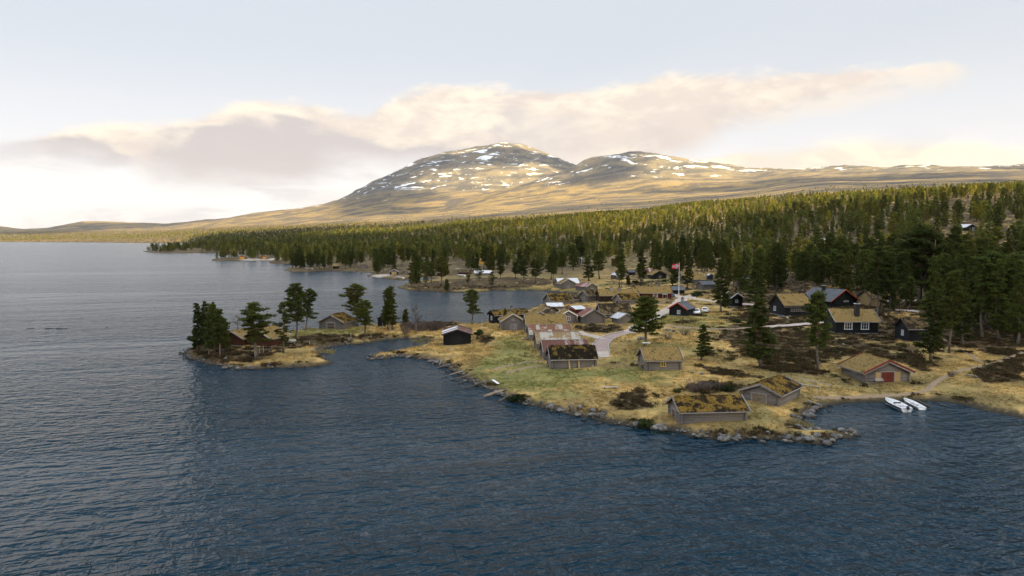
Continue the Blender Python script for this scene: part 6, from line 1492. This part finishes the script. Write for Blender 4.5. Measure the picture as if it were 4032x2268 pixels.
ll = ['dark rock, outermost of the skerry in the open lake', 'small rock of the skerry in the open lake', 'middle rock of the skerry', 'larger rock near the end of the skerry', 'last tiny rock of the skerry', 'lone rock between the skerry and the island', 'small rock off the stone spit of the cove', 'round rock in the cove mouth', 'pale rock near the cove mouth rock', 'dark rock at the far side of the cove mouth', 'tiny rock beside the spit end', 'rock just off the spit tip', 'rock lying off the breakwater end', 'stone of the islet behind the shore pine', 'outer stone of the islet behind the shore pine', 'main rock of the islet behind the shore pine']
for i, (x, y, r) in enumerate(LAKEROCKS):
    o = bpy.data.objects.new('lake_rock', ROCKS[(i * 4) % 9]); o.location = (x, y, -.08 * r); o.scale = (r, r * .6, r * .30); o.rotation_euler = (0, 0, i); link(o); tag(o, ll[i], 'rock')

# ---------------------------------------------------------------- slipway timbers, posts, planks
tn = ['nearest the pond spit tip', 'next along from the pond spit', 'third from the pond spit', 'long and thin below the black boathouse', 'short, wedged among stones', 'pale and freshly split, first of a pair', 'pale, second of a pair', 'dark and half sunk', 'thin, lying across stones', 'long double-length one halfway along the bank', 'short stub in the water', 'long one under the white plank', 'upper one of the crossed pair', 'lower one of the crossed pair', 'last one before the heather bank', 'lying flat in the grass behind the white plank', 'upper one at the cove jetty', 'lower one at the cove jetty', 'leading over the stone spit', 'beside the one leading over the spit', 'beside the rowing boat', 'short one past the rowing boat', 'upright-leaning one by the pond', 'second leaning one by the pond', 'flat one at the pond edge', 'outermost flat one at the pond edge']
for i, (x0, y0, z0, x1, y1, z1) in enumerate(TIMBERS):
    a = Vector((x0, y0, max(.04, gz(x0, y0) + .1))); b = Vector((x1, y1, max(.1, gz(x1, y1) + .16)))
    c = (a + b) / 2; d = b - a; m = MB()
    m.tube([(-d.length / 2, 0, 0), (0, .03, .02), (d.length / 2, 0, 0)], [.11, .105, .085] if i != 15 else [.05, .05, .05], 'driftwood', 8)
    o = m.build('slipway_timber', None, True); o.location = c; o.rotation_euler = d.to_track_quat('X', 'Z').to_euler()
    tag(o, 'weathered round timber on the bank, ' + tn[i], 'timber', 'slipway timbers along the bank')
pn = ['tall thin stake beside the open-crowned island pine', 'second tall stake before the island cottage', 'short pale stake beside the island footpath', 'stake on the dark bank of the pond', 'tiny stake at the pond waterline', 'stake behind the middle of the pond', 'stake between pond and black boathouse', 'leaning stake by the pond bushes', 'stake in front of the black boathouse door', 'second stake in front of the black boathouse', 'stake beside the dark scrub patch', 'tall stake under the lone shore pine', 'tall pale stake in the meadow beside the shore pine', 'stake behind the lone shore pine', 'small stake above the white plank', 'stake on the bank below the boathouse', 'stake under the cone-shaped pine', 'pale stake by the outhouse', 'pale stake below the red house', 'stub beside the grey plank shed']
for i, (x, y, z, h) in enumerate(POSTS):
    m = MB(); h = max(.5, h); m.tube([(0, 0, -.3), (.02, 0, h * .5), (0, .02, h)], [.06, .055, .045], 'board_pale', 6)
    o = m.build('stake', None); o.location = (x, y, gz(x, y)); o.rotation_euler = (.05 * math.sin(i), .06 * math.cos(i * 2), 0); tag(o, pn[i], 'post')
def plank(a, b, w, mat, label, lift=.22, legs=True):
    a = Vector((a[0], a[1], gz(a[0], a[1]) + lift)); b = Vector((b[0], b[1], gz(b[0], b[1]) + lift)); c = (a + b) / 2
    e = empty('plank_seat', c); tag(e, label, 'plank')
    m = MB(); m.bar(a - c, b - c, w, .06, mat); m.build('board', e)
    if legs:
        for t in (.15, .85):
            p = a.lerp(b, t) - c; m = MB(); m.box((p.x, p.y, -lift / 2 - .05), (.16, .16, lift + .1), 'log_end'); m.build('support', e)
plank(LPLANK[0], LPLANK[1], .42, 'paint_white', 'white plank lying at an angle on the meadow bank')
plank(PLANK2[0], PLANK2[1], .42, 'board_pale', 'pale plank bench in the meadow left of the heather mound')

e = empty('picnic_bench', ((BENCH[0][0] + BENCH[1][0]) / 2, (BENCH[0][1] + BENCH[1][1]) / 2, gz(*BENCH[0][:2])), .1); tag(e, 'white-topped picnic bench on the island', 'bench')
m = MB(); m.box((0, 0, .72), (1.9, .7, .06), 'paint_white'); m.build('table_top', e)
for sy in (-.7, .7):
    m = MB(); m.box((0, sy, .43), (1.9, .26, .05), 'board_pale'); m.build('seat', e)
for sx in (-.7, .7):
    for sy in (-1, 1):
        m = MB(); m.bar((sx, sy * .15, .7), (sx, sy * .75, 0), .09, .05, 'board_grey', Vector((1, 0, 0))); m.build('leg', e)
e = empty('stone_table', (TABLE[0], TABLE[1], gz(*TABLE[:2]) - .02)); tag(e, 'white slab table at the foot of the wide-spreading pine', 'table')
m = MB(); m.box((0, 0, .78), (1.5, .85, .12), 'paint_white'); m.build('table_top', e)
m = MB(); m.tube([(0, 0, 0), (0, 0, .72)], [.20, .16], 'stone_grey', 8); m.build('leg', e)

# fence rails by the cove
for i, (a, b) in enumerate(RAILS):
    za, zb = gz(a[0], a[1]), gz(b[0], b[1]); c = Vector((a[0], a[1], za)); e = empty('rail_fence', c)
    tag(e, ['upper pole rail of the little fence behind the cove', 'lower pole rail of the little fence behind the cove'][i], 'fence')
    A_ = Vector((0, 0, .95)); B_ = Vector((b[0] - a[0], b[1] - a[1], zb - za + .95))
    m = MB(); m.tube([A_ - (B_ - A_) * .04, (A_ + B_) / 2 + Vector((0, 0, -.03)), B_ + (B_ - A_) * .04], [.06, .055, .05], 'board_pale', 7); m.build('rail', e)
    for t in (.05, .5, .95):
        p = A_.lerp(B_, t); m = MB(); m.tube([(p.x, p.y, -.9 + p.z - .3), (p.x, p.y, p.z + .08)], .055, 'board_grey', 6); m.build('post', e)
a, b = FOOTBRIDGE; e = empty('mooring_frame', (a[0], a[1], gz(a[0], a[1]))); tag(e, 'small dark mooring frame standing at the pond edge', 'frame')
B_ = Vector((b[0] - a[0], b[1] - a[1], 0)); B_ = B_.normalized() * 2.2
for p in (Vector((0, 0, 0)), B_):
    m = MB(); m.tube([p + Vector((0, 0, -.4)), p + Vector((0, 0, .9))], .05, 'board_dark', 6); m.build('post', e)
m = MB(); m.tube([(0, 0, .85), B_ + Vector((0, 0, .9))], .045, 'board_dark', 6); m.build('rail', e)

# reeds at the pond
rx, ry = [], []
for (cx, cy, r_, n) in [(-37.5, 144., 2.2, 160), (-22., 158., 3.2, 200), (-20.5, 142.5, 2.4, 160), (-17.5, 150., 2.0, 120), (35.5, 86.5, 1.6, 90)]:
    rx += list(brs.normal(cx, r_ * .5, n)); ry += list(brs.normal(cy, r_ * .5, n))
rx, ry = np.array(rx), np.array(ry); rz, rsd = ground_z(rx, ry); k = (rsd < 1.2) & (rsd > -2.5)
m_ = int(k.sum())
gn_scatter('reeds', np.stack([rx[k], ry[k], np.maximum(rz[k], -.1)], -1), brs.uniform(0, 6.28, m_), np.ones((m_, 3)) * brs.uniform(.7, 1.3, m_)[:, None], np.zeros(m_, int), [tuft_mesh(90, 9, .55, .16, 'reed')], 'thin pale reeds standing in the pond shallows', 'reeds')

# ---------------------------------------------------------------- boats
def hull(L, W, Hh, mat, name, par, inner):
    """open boat: outer skin, gunwale and inner skin in one lofted shell"""
    ns, nr = 13, 9; V = []; F = []
    prof = []
    for i in range(ns):
        t = i / (ns - 1); x = -L / 2 + L * t
        w = W / 2 * (0.86 + .14 * min(1, t * 3)) * (1 - max(0, (t - .5) / .5) ** 2.2); w = max(w, .02)
        sheer = Hh * (1 + .28 * max(0, t - .4) ** 1.5); keel = Hh * .55 * max(0, (t - .72) / .28) ** 2
        prof.append((x, w, sheer, keel))
    for scale, dz in ((1, 0), (.86, .07)):
        for (x, w, sh_, ke) in prof:
            for k in range(nr):
                a = -1 + 2 * k / (nr - 1); yy_ = w * scale * math.copysign(abs(a) ** .75, a); zz = ke + dz + (sh_ - ke - dz) * abs(a) ** 2.6
                V.append((x * (1 if scale == 1 else .965), yy_, zz))
    n0 = ns * nr
    for i in range(ns - 1):
        for k in range(nr - 1):
            q = (i * nr + k, (i + 1) * nr + k, (i + 1) * nr + k + 1, i * nr + k + 1)
            F.append(q[::-1]); F.append(tuple(j + n0 for j in q))
        for k in (0, nr - 1): F.append((i * nr + k, (i + 1) * nr + k, (i + 1) * nr + k + n0, i * nr + k + n0))
    F.append(tuple(range(nr))); F.append(tuple(n0 + k for k in range(nr - 1, -1, -1)))
    for k in range(nr - 1): F.append((k, k + 1, k + 1 + n0, k + n0))
    m = MB(); m.add(V, F, mat)
    for j, f in enumerate(F): pass
    o = m.build(name, par, True); return prof, o
def make_boat(name, a, b, L, W, Hh, label, stripe=None, motor=False, group=None, up=.12):
    bow = Vector((a[0], a[1], 0)); stern = Vector((b[0], b[1], 0)); d = (bow - stern).normalized()
    c = stern + d * L / 2
    e = empty(name, (c.x, c.y, -.10)); e.rotation_euler = (0, -.03, math.atan2(d.y, d.x)); tag(e, label, 'boat', group)
    prof, ho = hull(L, W, Hh, 'boat_white', 'hull', e, None)
    if stripe:
        for sg in (-1, 1):
            m = MB(); P = [Vector((x, sg * (w + .012), sh_ * .80 + ke * .2)) for x, w, sh_, ke in prof]; V = [p + Vector((0, 0, -.10)) for p in P] + [p + Vector((0, 0, .07)) for p in P]
            n = len(P); m.add(V, [(i, i + 1, n + i + 1, n + i) for i in range(n - 1)], stripe); m.build('stripe', ho)
    for t in (.22, .48, .72):
        i = int(t * 12); x, w, sh_, ke = prof[i]; m = MB(); m.box((x, 0, sh_ * .72), (.30, w * 1.75, .05), 'boat_white' if t != .48 else 'boat_grey'); m.build('thwart', e)
    m = MB(); m.box((0, 0, .10), (L * .72, W * .5, .03), 'boat_grey'); m.build('floor_board', e)
    if motor:
        x = -L / 2
        m = MB(); V = []; 
        for zz, s in ((.62, .8), (.72, 1.0), (.92, 1.0), (1.06, .8), (1.10, .45)):
            for k in range(8): V.append((x - .22 + .26 * s * math.cos(k * math.pi / 4), .19 * s * math.sin(k * math.pi / 4), zz))
        Fm = [(i * 8 + k, i * 8 + (k + 1) % 8, (i + 1) * 8 + (k + 1) % 8, (i + 1) * 8 + k) for i in range(4) for k in range(8)] + [tuple(range(7, -1, -1)), tuple(32 + k for k in range(8))]
        m.add(V, Fm, 'motor_black'); mo = m.build('outboard_motor', e, True)
        m = MB(); m.box((x - .20, 0, .30), (.16, .09, .75), 'metal_grey'); m.box((x - .26, 0, -.02), (.42, .05, .14), 'metal_grey'); m.build('motor_leg', mo)
        m = MB(); m.tube([(x - .05, 0, .80), (x + .35, .06, .84)], .03, 'motor_black', 6); m.build('tiller', mo)
        m = MB(); m.box((-L * .12, 0, .52), (.55, W * .5, .42), 'boat_white'); m.box((-L * .05, 0, .78), (.05, W * .55, .22), 'pane'); m.build('console', e)
    return e
make_boat('motor_boat', BOAT_MOTOR[0], BOAT_MOTOR[1], 5.6, 1.85, .72, 'white motor boat with blue stripe and black outboard moored in the cove', 'boat_blue', True)
rb = make_boat('rowing_boat', BOAT_ROW[0], BOAT_ROW[1], 5.2, 1.35, .5, 'slim white rowing boat beside the motor boat in the cove')
m = MB(); m.bar((1.6, .35, .62), (-2.0, .42, .62), .07, .05, 'board_pale'); m.build('oar', rb)
fl_ = ['small white boat drawn up among trees on the wooded far spit', 'long white boat on the shore before the tan-doored boathouse', 'white boat turned over beside the brown hut', 'white boat lying on the grass by the channel']
for i, (a, b) in enumerate(BOATS_FAR):
    e = make_boat('rowing_boat', a, b, (Vector(a[:2] + (0,)) - Vector(b[:2] + (0,))).length if i != 0 else 5.5, 1.9, .75, fl_[i], None, False); e.location.z = gz(e.location.x, e.location.y) + .1

# ---------------------------------------------------------------- cars
def make_car(x, y, rz, paint, label, wagon=True):
    e = empty('parked_car', (x, y, gz(x, y)), rz); tag(e, label, 'car')
    L, W = 4.4, 1.78
    side = [(-2.2, .35), (-2.2, .78), (-2.12, .98), (-1.0, 1.02), (1.0, 1.0), (1.95, .86), (2.18, .70), (2.2, .35)]
    m = MB(); n = len(side); V = []
    for yv, k in ((-W / 2, 1), (-W / 2 + .1, 1.0), (W / 2 - .1, 1.0), (W / 2, 1)):
        inset = .04 if abs(yv) == W / 2 else 0
        for (sx, sz) in side: V.append((sx * (1 - inset * .5), yv, sz - (inset if sz > .9 else 0)))
    F = [(j * n + i, j * n + (i + 1) % n, (j + 1) * n + (i + 1) % n, (j + 1) * n + i) for j in range(3) for i in range(n)] + [tuple(range(n - 1, -1, -1)), tuple(3 * n + i for i in range(n))]
    m.add(V, F, paint); body = m.build('body', e)
    gh = [(-2.05, .98), (-1.85 if wagon else -1.4, 1.46), (.15, 1.48), (.95, 1.0)]
    V = [(sx, sg * (W / 2 - .08 - .16 * (sz > 1.2)), sz) for sg in (-1, 1) for sx, sz in gh]
    m = MB(); m.add(V, [(0, 1, 2, 3), (7, 6, 5, 4), (0, 4, 5, 1), (1, 5, 6, 2), (2, 6, 7, 3)], paint); m.build('cabin', e)
    def pane(P):
        m = MB(); m.add(P, [(0, 1, 2, 3)], 'pane'); m.build('window', e)
    for sg in (-1, 1):
        yo = sg * (W / 2 - .10); yi = sg * (W / 2 - .222)
        for (xa, xb) in ((-1.86, -1.05), (-.95, -.1), (0, .78)):
            P = [(xa, yo - sg * .0 + sg * .012, 1.04), (xb, yo + sg * .012, 1.04), (min(xb, .22), yi + sg * .02, 1.40), (xa + .03, yi + sg * .02, 1.40)]
            pane(P if sg < 0 else P[::-1])
    pane([(.98, -.62, 1.03), (.98, .62, 1.03), (.24, .52, 1.44), (.24, -.52, 1.44)]); pane([(-2.07, .6, 1.04), (-2.07, -.6, 1.04), (-1.9, -.5, 1.42), (-1.9, .5, 1.42)])
    for sx in (-1.35, 1.35):
        for sg in (-1, 1):
            m = MB(); m.tube([(sx, sg * (W / 2 - .2), .32), (sx, sg * (W / 2 + .015), .32)], .32, 'rubber', 14); w = m.build('wheel', e)
            m = MB(); m.tube([(sx, sg * (W / 2 + .01), .32), (sx, sg * (W / 2 + .03), .32)], .19, 'metal_grey', 10); m.build('rim', w)
    for sg in (-1, 1):
        m = MB(); m.box((2.18, sg * .65, .68), (.08, .32, .14), 'metal_grey'); m.build('headlight', e)
        m = MB(); m.box((-2.19, sg * .72, .80), (.06, .18, .22), 'door_red'); m.build('tail_light', e)
    for sx in (-2.2, 2.2):
        m = MB(); m.box((sx, 0, .42), (.14, W * .96, .16), 'motor_black'); m.build('bumper', e)
make_car(CARS[0][0], CARS[0][1] + 2.0, -1.75, 'car_white', 'white car parked beside the slate-roofed black cottage, nearer one')
make_car(CARS[1][0] + .6, CARS[1][1] + 2.0, 1.25, 'car_white', 'white car parked behind the nearer white car')
make_car(CARS[2][0], CARS[2][1] + 2, 1.5, 'car_blue', 'blue-grey car half hidden behind the red house gable')
make_car(CARS[3][0], CARS[3][1], .1, 'car_white', 'white car parked on the forest road up the slope')

# ---------------------------------------------------------------- flagpoles
fx_, fy_ = FLAG[0], FLAG[1]; z0 = gz(fx_, fy_); FH = 11.6
e = empty('flagpole', (fx_, fy_, z0)); tag(e, 'tall white flagpole on a pale footing beside the gravel fork', 'flagpole')
m = MB(); m.tube([(0, 0, 0), (0, 0, FH)], [.13, .06], 'paint_white', 8); m.build('pole', e)
m = MB(); m.box((0, 0, .25), (.7, .7, .7), 'concrete'); m.build('footing', e)
m = MB(); m.tube([(0, 0, FH), (0, 0, FH + .18)], [.09, .03], 'metal_grey', 8); m.build('finial', e)
# red flag with a white-edged blue cross, blowing towards the lake
nx_, nz_ = 44, 32; Lf, Hf = 2.5, 1.7; V = []; F = []; mi = []
fm = MB()
for j in range(nz_ + 1):
    for i in range(nx_ + 1):
        u = i / nx_; w = j / nz_
        V.append((-u * Lf * .96, .26 * u * math.sin(u * 8 + w), w * Hf - u * .42 - .05 * math.sin(u * 6)))
for j in range(nz_):
    for i in range(nx_):
        u = (i + .5) / nx_ * 22; w = (j + .5) / nz_ * 16
        c = 'flag_blue' if (7 <= u <= 9 or 7 <= w <= 9) else 'flag_white' if (6 <= u <= 10 or 6 <= w <= 10) else 'flag_red'
        a = j * (nx_ + 1) + i
        F.append((a, a + 1, a + nx_ + 2, a + nx_ + 1)); mi.append(fm.mi(c))
fm.v = V; fm.f = F; fm.m = mi
fo = fm.build('flag', None, True); fo.location = (fx_ - .08, fy_, z0 + FH - 1.85); tag(fo, 'red flag with blue and white cross flying from the tall flagpole', 'flag')
x, y = FLAG2[0], FLAG2[1]; e = empty('flagpole', (x, y, gz(x, y))); tag(e, 'bare white flagpole in front of the black white-gabled cottage', 'flagpole')
m = MB(); m.tube([(0, 0, 0), (0, 0, 6.8)], [.14, .08], 'paint_white', 8); m.build('pole', e)
m = MB(); m.tube([(0, 0, 6.8), (0, 0, 7.0)], [.1, .03], 'metal_grey', 8); m.build('finial', e)
# young spruce rooted in a turf roof
hs = [h for h in HOUSES if 'young spruce on its turf roof' in h[1]][0]
make_pine(hs[3] - 1.6, hs[4] + 1.2, hs[5] + hs[9] + hs[8] * hs[10] * .55, 1.9, 1.1, 'spruce', 0, 'young spruce rooted on the turf roof of the boarded-door storehouse', None, prs)

# ---------------------------------------------------------------- air
zt = float(Z.max()) + 25
hz = MB(); hz.box((1200, 5250, (zt - 4) / 2), (26800, 13300, zt + 4), 'log_grey'); ho = hz.build('haze')
m, nt = material('haze_air')
vol = nt.n('ShaderNodeVolumePrincipled', i={'Color': (.93, .94, 1.0, 1), 'Density': HAZE, 'Anisotropy': .1})
nt.t.links.new(vol.outputs[0], nt.n('ShaderNodeOutputMaterial').inputs['Volume'])
ho.data.materials.clear(); ho.data.materials.append(m)
tag(ho, 'thin pale haze over lake and mountains', 'haze', kind='stuff')
